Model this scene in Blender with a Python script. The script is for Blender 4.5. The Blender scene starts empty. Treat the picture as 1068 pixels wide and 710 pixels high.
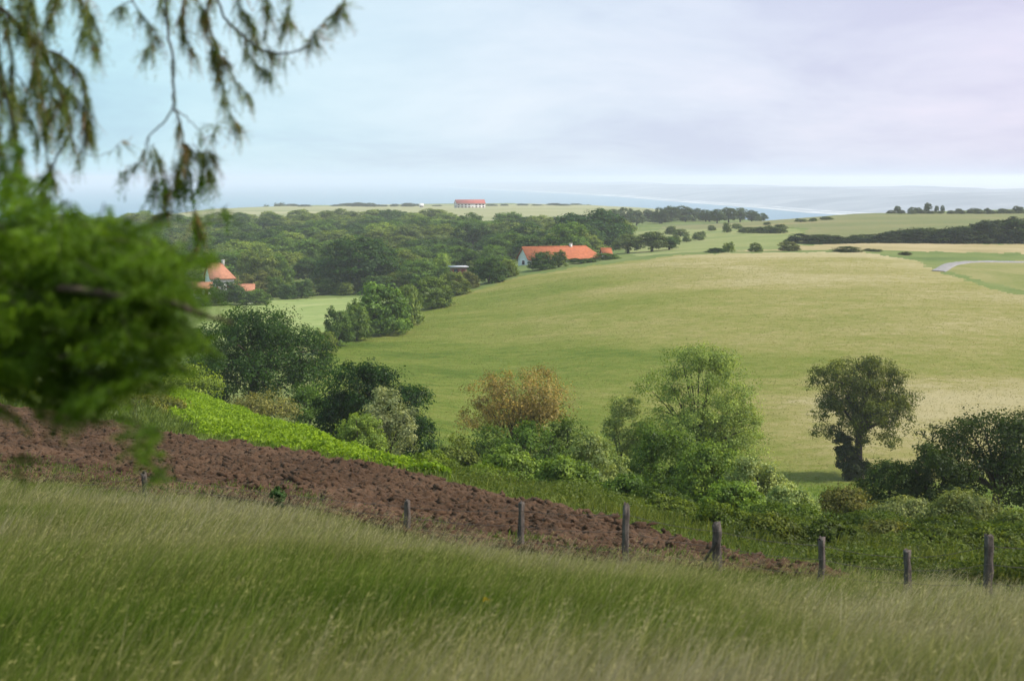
import bpy, math, random
import numpy as np
from mathutils import Vector

# ------------------------------------------------------------------ basics
F = 1467.0; CX = 534.0; HY = 186.0; W0, H0 = 1068.0, 710.0
sc = bpy.context.scene
COL = sc.collection
RNG = np.random.default_rng(7)
SUN_EL, SUN_AZ = math.radians(48), math.radians(94)      # azimuth measured from +Y towards +X
SUN_DIR = np.array([math.cos(SUN_EL)*math.sin(SUN_AZ), math.cos(SUN_EL)*math.cos(SUN_AZ), math.sin(SUN_EL)])

def at(px, py, d):
    return np.array([(px-CX)/F*d, d, -(py-HY)/F*d])

def hash2(ix, iy, seed):
    h = (ix.astype(np.int64)*374761393 + iy.astype(np.int64)*668265263 + seed*1442695041) & 0xffffffff
    h = ((h ^ (h >> 13))*1274126177) & 0xffffffff
    h = (h ^ (h >> 16)) & 0xffff
    return h/65535.0

def noise(x, y, seed=0):
    x = np.asarray(x, float); y = np.asarray(y, float)
    ix = np.floor(x); iy = np.floor(y); fx = x-ix; fy = y-iy
    fx = fx*fx*(3-2*fx); fy = fy*fy*(3-2*fy)
    a = hash2(ix, iy, seed); b = hash2(ix+1, iy, seed); c = hash2(ix, iy+1, seed); d = hash2(ix+1, iy+1, seed)
    return (a*(1-fx)+b*fx)*(1-fy)+(c*(1-fx)+d*fx)*fy

def fbm(x, y, seed=0, oct=4):
    s = 0; a = .5; t = 0
    for o in range(oct):
        s = s+a*noise(x*2**o+o*17.3, y*2**o-o*9.1, seed+o); t += a; a *= .5
    return s/t

# ------------------------------------------------------------------ terrain: height profiles along columns of view, (distance, pixel row) or (distance, None, z)
def Y(d, py): return (d, -(py-HY)/F*d)
NEAR = [(3, -2.6), (10, -4.05)]
COLS = {
 -700: NEAR+[(20,-5.6),Y(37,505),Y(80,425),Y(115,406),(160,-24),(220,-31),(300,-36),(420,-40),(600,-39),(800,-37),(1000,-36)],
 0:    NEAR+[(20,-5.6),Y(36,505),Y(75,425),Y(110,406),(130,-19),(160,-25),(220,-31),(300,-36),(420,-40),(600,-39),(900,-37),(1100,-36)],
 200:  NEAR+[(20,-5.7),Y(33,530),Y(62,460),Y(110,411),(125,-19.5),(160,-26),(220,-31.5),Y(300,346),Y(420,316),(500,-39),(700,-37),(1000,-34),Y(1250,224),Y(1700,217)],
 330:  NEAR+[(20,-5.75),Y(31,545),Y(50,478),Y(84,453),(98,-18.5),(140,-25.5),(190,-30.4),Y(230,385),Y(270,354),Y(300,341),Y(420,313),(500,-38.3),(700,-36),(1000,-33),Y(1250,223),Y(1900,215.5)],
 430:  NEAR+[(20,-5.8),Y(29.5,570),Y(46,497),Y(62,492),(100,-23),(140,-29.6),Y(165,468),Y(250,372),Y(330,325),Y(370,311.5),(430,-35.5),(550,-37),(700,-35.5),(1000,-32),Y(1300,220.5),Y(2000,215)],
 530:  NEAR+[(20,-6.0),Y(28.5,587),Y(42,521),(60,-13.3),(100,-23.6),(140,-31.6),Y(165,490),Y(250,370),Y(330,314.5),Y(400,285),(450,-28.2),(550,-33),(700,-33.5),(1000,-30.5),Y(1300,218.5),Y(2000,214.5)],
 620:  NEAR+[(14,-4.8),(20,-6.1),Y(28,600),Y(38,541),(55,-12.6),(100,-24),(140,-32.2),Y(165,493),Y(260,352),Y(350,290),Y(420,273),(460,-26.5),(600,-31),(900,-31),Y(1300,218.5),Y(1800,215.5)],
 720:  NEAR+[(14,-4.85),(20,-6.2),(28,-7.9),Y(34,572),Y(50,544),(95,-23),(135,-31.5),Y(170,490),Y(260,346),Y(340,288),Y(420,264),(450,-23.6),Y(500,259),Y(620,247),Y(800,238),(1000,-30),(1250,-33)],
 800:  NEAR+[(14,-4.9),(20,-6.35),(27,-7.85),Y(32,585),Y(50,553),(95,-23.2),(135,-31.7),Y(168,494),Y(250,355),Y(340,287),Y(425,262),(455,-23.2),Y(500,256.5),Y(620,240.5),Y(800,230.5),(850,-25.5),(1000,-32)],
 900:  NEAR+[(14,-4.95),(20,-6.45),(26.5,-7.8),Y(31,593),(50,-12.8),(95,-23.6),(135,-31.9),Y(165,499),Y(250,354),Y(340,287),Y(430,261),Y(460,258),Y(520,252),Y(600,240.5),Y(850,222),(900,-22.5),(1000,-27)],
 1000: NEAR+[(14,-4.95),(20,-6.45),(25.5,-7.75),(30,-8.6),(50,-13),(95,-24.2),(135,-31.8),Y(170,490),Y(250,354),Y(320,299),Y(352,286),Y(400,273),Y(460,259),(520,-23.6),Y(600,240.5),Y(850,222),(950,-23),(1200,-27)],
 1068: NEAR+[(14,-4.95),(20,-6.45),(25,-7.7),(30,-8.7),(50,-13.2),(95,-24.3),(135,-31.8),(175,-35),Y(250,356),Y(310,307),Y(330,299),Y(400,276),Y(460,259.5),(520,-23.8),Y(600,240.5),Y(850,222),(950,-23),(1200,-27)],
 1800: NEAR+[(14,-4.95),(20,-6.45),(25,-7.7),(30,-8.7),(50,-13.2),(95,-24.3),(135,-31.8),(175,-35),Y(250,356),Y(310,307),Y(330,299),Y(400,276),Y(460,259.5),(520,-23.8),Y(600,240.5),Y(850,222),(950,-23),(1200,-27)],
}
CLIFF = {-700:950, 0:1000, 140:1050, 225:1650, 330:2000, 430:2150, 530:2150, 620:1900, 720:1250, 800:1020, 900:1000, 1068:1250, 1800:1400}
LD0, LD1, NLD = math.log(3.0), math.log(2400.0), 1400
LDS = np.linspace(LD0, LD1, NLD)
PXS = np.arange(-700, 1801, 10.0)
def build_table():
    ks = sorted(COLS)
    raw = []
    for k in ks:
        c = np.array(COLS[k]); d = np.exp(LDS)
        z = np.interp(d, c[:,0], c[:,1])
        # smooth along the distance
        w = 19; ker = np.hanning(w+2)[1:-1]; ker /= ker.sum()
        zp = np.pad(z, w//2, mode='edge'); z = np.convolve(zp, ker, 'valid')
        raw.append(z)
    raw = np.array(raw)
    T = np.empty((len(PXS), NLD))
    for j in range(NLD): T[:,j] = np.interp(PXS, ks, raw[:,j])
    w = 9; ker = np.hanning(w+2)[1:-1]; ker /= ker.sum()
    Tp = np.pad(T, ((w//2,w//2),(0,0)), mode='edge')
    return sum(ker[i]*Tp[i:i+len(PXS)] for i in range(w))
TAB = build_table()
def height(X, Yd):
    X = np.asarray(X, float); Yd = np.asarray(Yd, float)
    near = Yd < 3.2
    Ys = np.maximum(Yd, 3.2)
    px = np.clip(CX+F*X/Ys, PXS[0], PXS[-1]-1e-3)
    fi = (px-PXS[0])/10.0; i = np.clip(np.floor(fi).astype(int), 0, len(PXS)-2); fi = fi-i
    fj = np.clip((np.log(Ys)-LD0)/(LD1-LD0)*(NLD-1), 0, NLD-1-1e-6); j = np.floor(fj).astype(int); fj = fj-j
    z = (TAB[i,j]*(1-fi)+TAB[i+1,j]*fi)*(1-fj)+(TAB[i,j+1]*(1-fi)+TAB[i+1,j+1]*fi)*fj
    z = np.where(near, -2.63+0.207*(3.2-Yd), z)
    amp = np.clip((Yd-60)/200, 0, 1)
    z = z+amp*(fbm(X/26, Yd/26, 3)-.5)*.5+np.clip((Yd-8)/20,0,1)*(fbm(X/2.2, Yd/2.2, 5, 3)-.5)*.22
    cl = np.interp(px, sorted(CLIFF), [CLIFF[k] for k in sorted(CLIFF)])*(1+.05*(fbm(px/60., px*0, 11)-.5))
    t = np.clip((Yd-cl)/70, 0, 1)
    return z*(1-t)+(-106)*t
def gz(x, y): return float(height(np.array([x]), np.array([y]))[0])
def ground(px, d):
    x = (px-CX)/F*d
    return np.array([x, d, gz(x, d)])

# ------------------------------------------------------------------ mesh + material helpers
def mesh_from(name, verts, faces_flat, per, tint=None, mat=None, smooth=False):
    me = bpy.data.meshes.new(name)
    verts = np.asarray(verts, np.float32); ff = np.asarray(faces_flat, np.int32).ravel()
    n = len(ff)//per
    me.vertices.add(len(verts)); me.vertices.foreach_set('co', verts.ravel())
    me.loops.add(len(ff)); me.loops.foreach_set('vertex_index', ff)
    me.polygons.add(n)
    me.polygons.foreach_set('loop_start', np.arange(0, n*per, per, dtype=np.int32))
    if smooth: me.polygons.foreach_set('use_smooth', np.ones(n, bool))
    if tint is not None:
        a = me.attributes.new('tint', 'FLOAT', 'POINT'); a.data.foreach_set('value', np.asarray(tint, np.float32))
    me.update(calc_edges=True)
    if mat: me.materials.append(mat)
    return me
def link(name, me, parent=None, loc=None, **props):
    o = bpy.data.objects.new(name, me); COL.objects.link(o)
    if parent is not None: o.parent = parent
    if loc is not None: o.location = loc
    for k, v in props.items(): o[k] = v
    return o
def thing(name, label, cat, loc, group=None, rz=0):
    o = bpy.data.objects.new(name, None); COL.objects.link(o); o.location = loc; o.rotation_euler = (0,0,rz)
    o['label'] = label; o['category'] = cat
    if group: o['group'] = group
    o.empty_display_size = .2
    return o

class NT:
    def __init__(self, name):
        self.m = bpy.data.materials.new(name); self.m.use_nodes = True
        self.t = self.m.node_tree; self.t.nodes.clear()
        self.out = self.n('ShaderNodeOutputMaterial')
    def n(self, typ, **kw):
        x = self.t.nodes.new(typ)
        for k, v in kw.items():
            if k.startswith('i_'):
                key = k[2:]; key = int(key) if key.isdigit() else key.replace('_', ' ')
                x.inputs[key].default_value = v
            else: setattr(x, k, v)
        return x
    def l(self, a, b): self.t.links.new(a, b)
    def ramp(self, src, stops):
        r = self.n('ShaderNodeValToRGB'); e = r.color_ramp.elements
        while len(e) < len(stops): e.new(.5)
        for k, (p, c) in enumerate(stops):
            e[k].position = p; e[k].color = (*c, 1)
        self.l(src, r.inputs[0]); return r.outputs[0]
    def noise(self, scale, detail=4, rough=.55, vec=None, dist=0):
        x = self.n('ShaderNodeTexNoise'); x.inputs['Scale'].default_value = scale; x.inputs['Detail'].default_value = detail
        x.inputs['Roughness'].default_value = rough; x.inputs['Distortion'].default_value = dist
        if vec is not None: self.l(vec, x.inputs['Vector'])
        return x.outputs['Fac']
    def pos(self, scale=(1,1,1), rot=(0,0,0)):
        g = self.n('ShaderNodeNewGeometry'); m = self.n('ShaderNodeMapping')
        m.inputs['Scale'].default_value = scale; m.inputs['Rotation'].default_value = rot
        self.l(g.outputs['Position'], m.inputs['Vector']); return m.outputs[0]
    def mix(self, a, b, f, mode='MIX'):
        x = self.n('ShaderNodeMix', data_type='RGBA', blend_type=mode)
        for s, v in ((0, f), (6, a), (7, b)):
            if isinstance(v, (int, float)): x.inputs[s].default_value = v
            elif isinstance(v, tuple): x.inputs[s].default_value = (*v, 1)
            else: self.l(v, x.inputs[s])
        return x.outputs[2]
    def principled(self, col, rough=.9, bump=None, bstr=.5, bdist=.1, spec=.2):
        p = self.n('ShaderNodeBsdfPrincipled'); p.inputs['Roughness'].default_value = rough
        p.inputs['Specular IOR Level'].default_value = spec
        if isinstance(col, tuple): p.inputs['Base Color'].default_value = (*col, 1)
        else: self.l(col, p.inputs['Base Color'])
        if bump is not None:
            b = self.n('ShaderNodeBump'); b.inputs['Strength'].default_value = bstr; b.inputs['Distance'].default_value = bdist
            self.l(bump, b.inputs['Height']); self.l(b.outputs[0], p.inputs['Normal'])
        self.l(p.outputs[0], self.out.inputs['Surface']); return p

def foliage_material(name, trans=.35, gloss=.012):
    """leaf colour = object colour x per-leaf tint; light passes partly through"""
    N = NT(name)
    oi = N.n('ShaderNodeObjectInfo'); at_ = N.n('ShaderNodeAttribute', attribute_name='tint')
    m = N.n('ShaderNodeVectorMath', operation='SCALE'); N.l(oi.outputs['Color'], m.inputs[0]); N.l(at_.outputs['Fac'], m.inputs['Scale'])
    # leaves with a high tint lean to yellow, low to blue-green
    mr = N.n('ShaderNodeMapRange'); mr.inputs[1].default_value = .5; mr.inputs[2].default_value = 1.6
    N.l(at_.outputs['Fac'], mr.inputs[0])
    hue = N.ramp(mr.outputs[0], [(0, (.92,1.0,.95)), (1, (1.18,1.03,.80))])
    col = N.mix(m.outputs[0], hue, 1.0, 'MULTIPLY')
    d = N.n('ShaderNodeBsdfDiffuse'); N.l(col, d.inputs[0])
    tcol = N.mix(col, (1.5,1.45,.7), 1.0, 'MULTIPLY')
    t = N.n('ShaderNodeBsdfTranslucent'); N.l(tcol, t.inputs[0])
    a = N.n('ShaderNodeMixShader'); a.inputs[0].default_value = trans; N.l(d.outputs[0], a.inputs[1]); N.l(t.outputs[0], a.inputs[2])
    g = N.n('ShaderNodeBsdfGlossy'); g.inputs['Roughness'].default_value = .5
    b = N.n('ShaderNodeMixShader'); b.inputs[0].default_value = gloss; N.l(a.outputs[0], b.inputs[1]); N.l(g.outputs[0], b.inputs[2])
    N.l(b.outputs[0], N.out.inputs['Surface'])
    return N.m
M_LEAF = foliage_material('leaf')
def bark_material(name, c1, c2):
    N = NT(name); v = N.pos((6,6,1.5))
    f = N.noise(3, 5, .65, v)
    N.principled(N.ramp(f, [(.3, c1), (.7, c2)]), .95, f, .8, .05); return N.m
M_BARK = bark_material('bark', (.035,.028,.02), (.11,.09,.065))
M_POST = bark_material('weathered_wood', (.05,.042,.036), (.17,.14,.12))

# ------------------------------------------------------------------ foliage geometry
def unit(v): return v/np.maximum(np.linalg.norm(v, axis=-1, keepdims=True), 1e-9)
def leaf_quads(rng, c, nrm, size, aspect=.55, axis=None):
    """a pointed four-sided leaf (folded along its midrib) at each centre"""
    n = len(c); nrm = unit(nrm)
    r = rng.normal(size=(n,3)) if axis is None else axis+rng.normal(size=(n,3))*.25
    u = unit(r-nrm*np.sum(r*nrm, 1, keepdims=True)); w = np.cross(nrm, u)
    s = np.asarray(size).reshape(-1,1)*np.ones((n,1))
    fold = nrm*s*.14
    v = np.empty((n,4,3))
    v[:,0] = c-u*s*.5; v[:,1] = c+w*s*aspect*.5+fold-u*s*.05; v[:,2] = c+u*s*.5; v[:,3] = c-w*s*aspect*.5+fold-u*s*.05
    return v.reshape(-1,3)
def crown_cloud(rng, lobes, n_clump, per, leaf, clump_r, inner=.45, up=.35, flat=.75, under=-.55):
    """lobes: rows (cx,cy,cz,rx,ry,rz).  returns leaf verts, tint, clump centres"""
    L = np.array(lobes, float); vol = (L[:,3]*L[:,4]*L[:,5])**.7; p = vol/vol.sum()
    k = rng.choice(len(L), n_clump, p=p)
    dr = unit(rng.normal(size=(n_clump,3)))
    bad = dr[:,2] < under; dr[bad,2] *= -1
    rad = inner+(1-inner)*rng.random(n_clump)**.6
    cc = L[k,:3]+dr*L[k,3:]*rad[:,None]
    cr = clump_r*(.6+.8*rng.random(n_clump))
    q = np.repeat(np.arange(n_clump), per)
    off = unit(rng.normal(size=(len(q),3)))*(rng.random((len(q),1))**.45); off[:,2] *= flat
    c = cc[q]+off*cr[q,None]
    nrm = off+dr[q]*.55+np.array([0,0,up])+rng.normal(size=off.shape)*.45
    sz = leaf*(.6+.8*rng.random(len(q)))
    v = leaf_quads(rng, c, nrm, sz)
    ct = .66+.68*rng.random(n_clump)
    t = np.repeat(ct[q]*(.72+.56*rng.random(len(q))), 4)
    return v, t, cc
def tube(pts, rad, sides=6):
    pts = np.array(pts, float); n = len(pts)
    tan = np.gradient(pts, axis=0); tan = unit(tan)
    ref = np.array([.31,.87,.2]); u = unit(np.cross(tan, ref)); w = np.cross(tan, u)
    a = np.linspace(0, 2*np.pi, sides, endpoint=False)
    ring = u[:,None,:]*np.cos(a)[None,:,None]+w[:,None,:]*np.sin(a)[None,:,None]
    v = (pts[:,None,:]+ring*np.array(rad)[:,None,None]).reshape(-1,3)
    i = np.arange(n-1)[:,None]*sides; j = np.arange(sides)[None,:]; j2 = (j+1)%sides
    f = np.stack([i+j, i+j2, i+sides+j2, i+sides+j], -1).reshape(-1,4)
    # close both ends with quads
    caps = []
    for b in (0, (n-1)*sides):
        for k in range(1, sides-2, 2): caps.append([b, b+k, b+k+1, b+(k+2)%sides])
    return v, np.vstack([f, np.array(caps)]) if caps else f
class Mesh:
    def __init__(self): self.v = []; self.f = []; self.t = []; self.n = 0
    def add(self, v, f, t=1.0):
        v = np.asarray(v, float); self.v.append(v); self.f.append(np.asarray(f)+self.n); self.n += len(v)
        self.t.append(np.full(len(v), t) if np.isscalar(t) else np.asarray(t))
    def tube(self, pts, rad, sides=6, t=1.0): self.add(*tube(pts, rad, sides), t)
    def leaves(self, v, t): self.add(v, np.arange(len(v)).reshape(-1,4), t)
    def box(self, lo, hi):
        x0,y0,z0 = lo; x1,y1,z1 = hi
        v = [(x0,y0,z0),(x1,y0,z0),(x1,y1,z0),(x0,y1,z0),(x0,y0,z1),(x1,y0,z1),(x1,y1,z1),(x0,y1,z1)]
        self.add(v, [(0,3,2,1),(4,5,6,7),(0,1,5,4),(1,2,6,5),(2,3,7,6),(3,0,4,7)])
    def build(self, name, mat, smooth=False):
        return mesh_from(name, np.vstack(self.v), np.vstack(self.f), 4, np.concatenate(self.t), mat, smooth)
def bezier(a, b, c, n=7):
    t = np.linspace(0,1,n)[:,None]; return (1-t)**2*np.array(a)+2*t*(1-t)*np.array(b)+t*t*np.array(c)
def limbs(rng, m, fork, cc, n, r0, sides=5, twigs=0):
    hi = cc[cc[:,2] > fork[2]*1.12]; cc = hi if len(hi) > 8 else cc; cc = fork+(cc-fork)*.95; sel = cc[rng.choice(len(cc), min(n, len(cc)), replace=False)]
    for e in sel:
        mid = fork*.45+e*.55; mid[2] += .15*abs(e[2]-fork[2])+.05*np.linalg.norm(e-fork); mid += rng.normal(size=3)*.04*np.linalg.norm(e-fork)
        mid[:2] = fork[:2]*.6+e[:2]*.4
        p = bezier(fork, mid, e, 8)
        m.tube(p, np.linspace(r0, r0*.18, 8), sides)
        for k in range(twigs):
            b = p[rng.integers(3,7)]; q = b+(e-b)*.9+rng.normal(size=3)*np.linalg.norm(e-b)*.3; q = fork+(q-fork)*.92
            m.tube(bezier(b, (b+q)/2+[0,0,.1], q, 5), np.linspace(r0*.35, r0*.1, 5), 4)

ALL_TINT = []
def plant(name, label, cat, px, d, wpx, top, lobes, color, seed, n_clump=260, per=60, leaf=.22, clump=.12, n_limb=14,
          trunk_r=.035, fork=.35, group=None, base_py=None, stem='trunk', leafname='crown', inner=.45, twigs=0, under=-.55, dz=0, mat=None, flat=.75, up=.35):
    """a tree or shrub; lobes in units of width (x,y) and height (z)"""
    rng = np.random.default_rng(seed)
    g = ground(px, d); w = 1.16*wpx/F*d; ztop = -(top-3-HY)/F*d; h = max(ztop-g[2], .8)
    lobes = list(lobes)
    big = sorted(lobes, key=lambda q: -q[3]*q[5])[:4]
    for q in range(9):      # small outlying sprays break up the outline
        b_ = big[rng.integers(len(big))]; u_ = unit(rng.normal(size=3)+np.array([0,0,.35])); k_ = .22+.2*rng.random()
        lobes.append((b_[0]+u_[0]*b_[3]*.95, b_[1]+u_[1]*b_[4]*.95, min(b_[2]+u_[2]*b_[5]*.95, .97), b_[3]*k_, b_[4]*k_, b_[5]*k_))
    L = np.array(lobes, float); S = np.array([w/2, w/2, h, w/2, w/2, h]); L = L*S
    v, t, cc = crown_cloud(rng, L, n_clump, per, leaf, clump*w, inner=inner, under=under, flat=flat, up=up)
    k = v[:,2].reshape(-1,4).min(1) > .03
    v = v.reshape(-1,4,3)[k].reshape(-1,3); t = t.reshape(-1,4)[k].ravel()
    root = thing(name, label, cat, (g[0], g[1], g[2]), group)
    mm = Mesh(); fk = np.array([0,0,h*fork]); r = trunk_r*w
    if stem == 'trunk':
        pts = np.array([[0,0,-.4],[rng.normal()*.1*r,0,.12*h*fork],[rng.normal()*r*.5,rng.normal()*r*.5,.5*h*fork],[0,0,h*fork]])
        mm.tube(pts, [r*1.5, r*1.1, r*.9, r*.75], 9)
        limbs(rng, mm, fk, cc, n_limb, r*.42, twigs=twigs)
    else:
        for q in range(5):
            e = cc[rng.integers(len(cc))]
            b = np.array([rng.normal()*.04*w, rng.normal()*.04*w, -.2])
            mm.tube(bezier(b, b+[0,0,e[2]*.6], e, 7), np.linspace(r*.7, r*.2, 7), 5)
    link(stem, mm.build(stem, M_BARK, True), root)
    m = Mesh(); m.leaves(v, t)
    c = link(leafname, m.build(leafname, mat or M_LEAF), root); c.color = (color[0]*1.5, color[1]*1.42, color[2]*.85, 1)
    return root

ROUND = [(0,0,.62,.82,.82,.36),(-.45,.1,.45,.5,.5,.28),(.45,-.1,.47,.5,.5,.28),(.05,-.3,.35,.6,.55,.28)]
BUSH = [(0,0,.5,.75,.75,.48),(-.5,0,.36,.5,.5,.38),(.5,.05,.34,.5,.5,.36),(.1,-.4,.27,.7,.5,.32),(-.2,.1,.72,.42,.4,.24)]
# ------------------------------------------------------------------ surface materials of the land
def grass_material(name, stops, sc1=.05, streak=None, fine=6.0, bstr=.35, rot=0.0, patch=None):
    N = NT(name)
    v = N.pos((1,1,1)) if streak is None else N.pos(streak, (0,0,rot))
    a = N.noise(sc1, 5, .6, v, .6); b = N.noise(fine, 6, .75, N.pos())
    mixf = N.n('ShaderNodeMath', operation='MULTIPLY_ADD'); mixf.inputs[1].default_value = .55
    N.l(b, mixf.inputs[0]); 
    s = N.n('ShaderNodeMath', operation='MULTIPLY_ADD'); s.inputs[1].default_value = 1.0; s.inputs[2].default_value = -.27
    N.l(a, s.inputs[0]); N.l(s.outputs[0], mixf.inputs[2])
    col = N.ramp(mixf.outputs[0], stops)
    if patch:
        f = N.noise(patch[0], 3, .5, N.pos(patch[2]) if len(patch) > 2 else None)
        f = N.ramp(f, [(.45,(0,0,0)),(.62,(1,1,1))])
        col = N.mix(col, patch[1], f)
    p = N.principled(col, .95, b, bstr, .15, .1)
    return N
M_MEADOW = grass_material('meadow_soil', [(.3,(.035,.05,.014)),(.55,(.075,.088,.026)),(.8,(.13,.115,.045))], .4).m
M_ROUGH = grass_material('rough_pasture', [(.25,(.075,.115,.028)),(.5,(.125,.165,.042)),(.75,(.20,.205,.07))], .04, fine=2.2).m
M_BANK = grass_material('bracken_soil', [(.3,(.10,.19,.018)),(.6,(.17,.29,.03)),(.8,(.24,.34,.05))], .3).m
M_LIGHT = grass_material('pale_grass', [(.3,(.16,.215,.06)),(.5,(.22,.27,.085)),(.75,(.30,.32,.125))], .08, fine=1.6).m
M_PLATEAU = grass_material('cliff_pasture', [(.3,(.17,.205,.085)),(.5,(.26,.26,.13)),(.75,(.36,.33,.19))], .012, streak=(.25,1,1), fine=.5).m
M_HILL = grass_material('hill_grass', [(.3,(.10,.13,.042)),(.5,(.155,.165,.06)),(.75,(.24,.205,.095))], .014, fine=.6, streak=(.6,1,1)).m
M_STUBBLE = grass_material('dry_stubble', [(.3,(.25,.21,.09)),(.5,(.33,.265,.13)),(.75,(.40,.32,.18))], .03, fine=1.2).m
M_GREEN = grass_material('fresh_grass', [(.3,(.15,.17,.04)),(.5,(.225,.21,.075)),(.75,(.30,.255,.115))], .03, fine=1.2).m
M_SLOPE = grass_material('slope_pasture', [(.3,(.145,.18,.055)),(.5,(.20,.225,.075)),(.75,(.29,.27,.12))], .03, fine=.9, streak=(.5,1,1)).m
# the hay field: green low on the left, straw coloured high and to the right, wind streaks
def hay():
    N = NT('hay_grass')
    g = N.n('ShaderNodeNewGeometry'); s = N.n('ShaderNodeSeparateXYZ'); N.l(g.outputs['Position'], s.inputs[0])
    big = N.noise(.020, 4, .55, N.pos((.5,1,1), (0,0,.3)), .9)
    mid = N.noise(.10, 5, .65, N.pos((.3,1.3,1), (0,0,.32)), .7)
    tuft = N.noise(.55, 6, .78, N.pos((.5,1.0,1), (0,0,.3)), .4)
    fin = N.noise(3.2, 6, .85, N.pos((.7,1,1)))
    def mad(x, k, c):
        q = N.n('ShaderNodeMath', operation='MULTIPLY_ADD'); q.inputs[1].default_value = k
        N.l(x, q.inputs[0])
        if isinstance(c, (int, float)): q.inputs[2].default_value = c
        else: N.l(c, q.inputs[2])
        return q.outputs[0]
    # ripeness grows uphill and to the right
    r = mad(s.outputs['X'], .0034, -1.98)
    r = mad(s.outputs['Y'], .0016, r)
    # a patch of lodged dry grass low on the right
    mp = N.n('ShaderNodeMapping'); mp.inputs['Location'].default_value = (-66/46, -190/38, 0); mp.inputs['Scale'].default_value = (1/46, 1/38, 0); N.l(g.outputs['Position'], mp.inputs[0])
    ln = N.n('ShaderNodeVectorMath', operation='LENGTH'); N.l(mp.outputs[0], ln.inputs[0])
    mr = N.n('ShaderNodeMapRange', interpolation_type='SMOOTHSTEP'); mr.inputs[1].default_value = .25; mr.inputs[2].default_value = 1.3; mr.inputs[3].default_value = .45; mr.inputs[4].default_value = 0; N.l(ln.outputs['Value'], mr.inputs[0])
    pm = N.n('ShaderNodeMath', operation='MULTIPLY_ADD'); N.l(mr.outputs[0], pm.inputs[0]); pm.inputs[1].default_value = 1.0; N.l(r, pm.inputs[2]); r = pm.outputs[0]
    r = mad(big, 1.15, r); r = mad(mid, .55, r); r = mad(tuft, 1.15, r); r = mad(fin, .90, r)
    col = N.ramp(r, [(-.0,(.072,.118,.010)),(.22,(.125,.165,.020)),(.46,(.190,.20,.042)),(.72,(.275,.245,.085)),(1.0,(.38,.325,.17))])
    bh = N.mix(tuft, fin, .5)
    N.principled(col, .95, bh, .9, .5, .1)
    return N.m
M_HAY = hay()
def plough():
    N = NT('ploughed_soil')
    a = N.noise(.35, 5, .6, N.pos()); b = N.noise(9, 6, .7, N.pos())
    m = N.mix(a, b, .5)
    col = N.ramp(m, [(.28,(.020,.012,.007)),(.46,(.058,.033,.018)),(.62,(.112,.066,.038)),(.80,(.24,.165,.12))])
    N.principled(col, .95, b, .7, .06, .15); return N.m
M_PLOUGH = plough()
def track_mat():
    N = NT('track_gravel'); b = N.noise(1.2, 5, .6, N.pos())
    N.principled(N.ramp(b, [(.3,(.20,.185,.175)),(.7,(.30,.285,.275))]), .9, b, .2); return N.m
M_TRACK = track_mat()

# ------------------------------------------------------------------ land split into fields; regions are outlines on the ground, given as (column, distance)
REG = {
 'ploughed_field': [(-500,38),(0,36),(200,33),(330,31),(430,29.5),(530,28.5),(720,28),(850,27.3),(885,28.2),(850,29.6),(720,34.2),(600,39),(530,42),(430,46),(330,50),(200,62),(0,75),(-500,92)],
 'bracken_bank': [(172,84),(186,74),(205,66.6),(330,53.5),(425,48),(470,47),(455,53),(430,60),(330,90),(215,124),(182,122)],
 'hay_field': [(330,186),(430,156),(530,154),(720,154),(800,150),(900,150),(1068,155),(1900,165),(1900,308),(1068,312),(1040,318),(1000,342),(972,368),(955,395),(900,424),(800,420),(720,416),(640,408),(540,388),(500,368),(430,342),(380,308),(345,275),(328,235)],
 'grass_slope': [(150,262),(200,285),(330,262),(352,298),(430,368),(412,420),(330,428),(250,428),(150,428)],
 'green_field': [(985,362),(1005,349),(1068,318),(1900,316),(1900,412),(1068,414),(1010,404),(985,385)],
 'stubble_strip': [(740,434),(800,440),(900,436),(1000,440),(1900,444),(1900,505),(1068,500),(900,505),(830,490)],
 'valley_slope': [(665,455),(720,452),(815,462),(850,520),(830,640),(700,800),(665,790),(640,640)],
 'hill_pasture': [(830,505),(1000,506),(1900,508),(1900,1000),(690,900),(690,800),(845,640)],
 'cliff_pasture': [(140,1060),(300,1020),(640,1020),(690,1120),(690,2100),(140,2100)],
}
REGMAT = {'ploughed_field':M_PLOUGH,'bracken_bank':M_BANK,'hay_field':M_HAY,'grass_slope':M_LIGHT,'green_field':M_GREEN,'stubble_strip':M_STUBBLE,
          'valley_slope':M_SLOPE,'hill_pasture':M_HILL,'cliff_pasture':M_PLATEAU,'meadow':M_MEADOW,'hillside':M_ROUGH}
REGLABEL = {
 'ploughed_field':('strip of reddish brown ploughed earth with rough clods behind the wire fence','field'),
 'bracken_bank':('bright yellow-green bank beyond the ploughed earth','bank'),
 'hay_field':('wide sunlit hay field rising behind the valley trees','field'),
 'grass_slope':('pale green slope between the hedge and the wood','field'),
 'green_field':('small green field enclosed by the bend of the track','field'),
 'stubble_strip':('straw-coloured strip in front of the dark hedge','field'),
 'valley_slope':('light green sloping pasture with scattered bushes beyond the hay field crest','field'),
 'hill_pasture':('muted green hill pasture under the right skyline','field'),
 'cliff_pasture':('pale flat pasture on the cliff top before the sea','field'),
 'meadow':('foreground meadow slope under tall grass','meadow'),
 'hillside':('rough green land filling the valley between the fields','hillside')}
def inside(px, d, poly):
    P = np.array(poly, float); x = px; y = np.log(d); Px = P[:,0]; Py = np.log(P[:,1])
    r = np.zeros(x.shape, bool); j = len(P)-1
    for i in range(len(P)):
        c = ((Py[i] > y) != (Py[j] > y)) & (x < (Px[j]-Px[i])*(y-Py[i])/(Py[j]-Py[i]+1e-12)+Px[i])
        r ^= c; j = i
    return r
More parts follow.
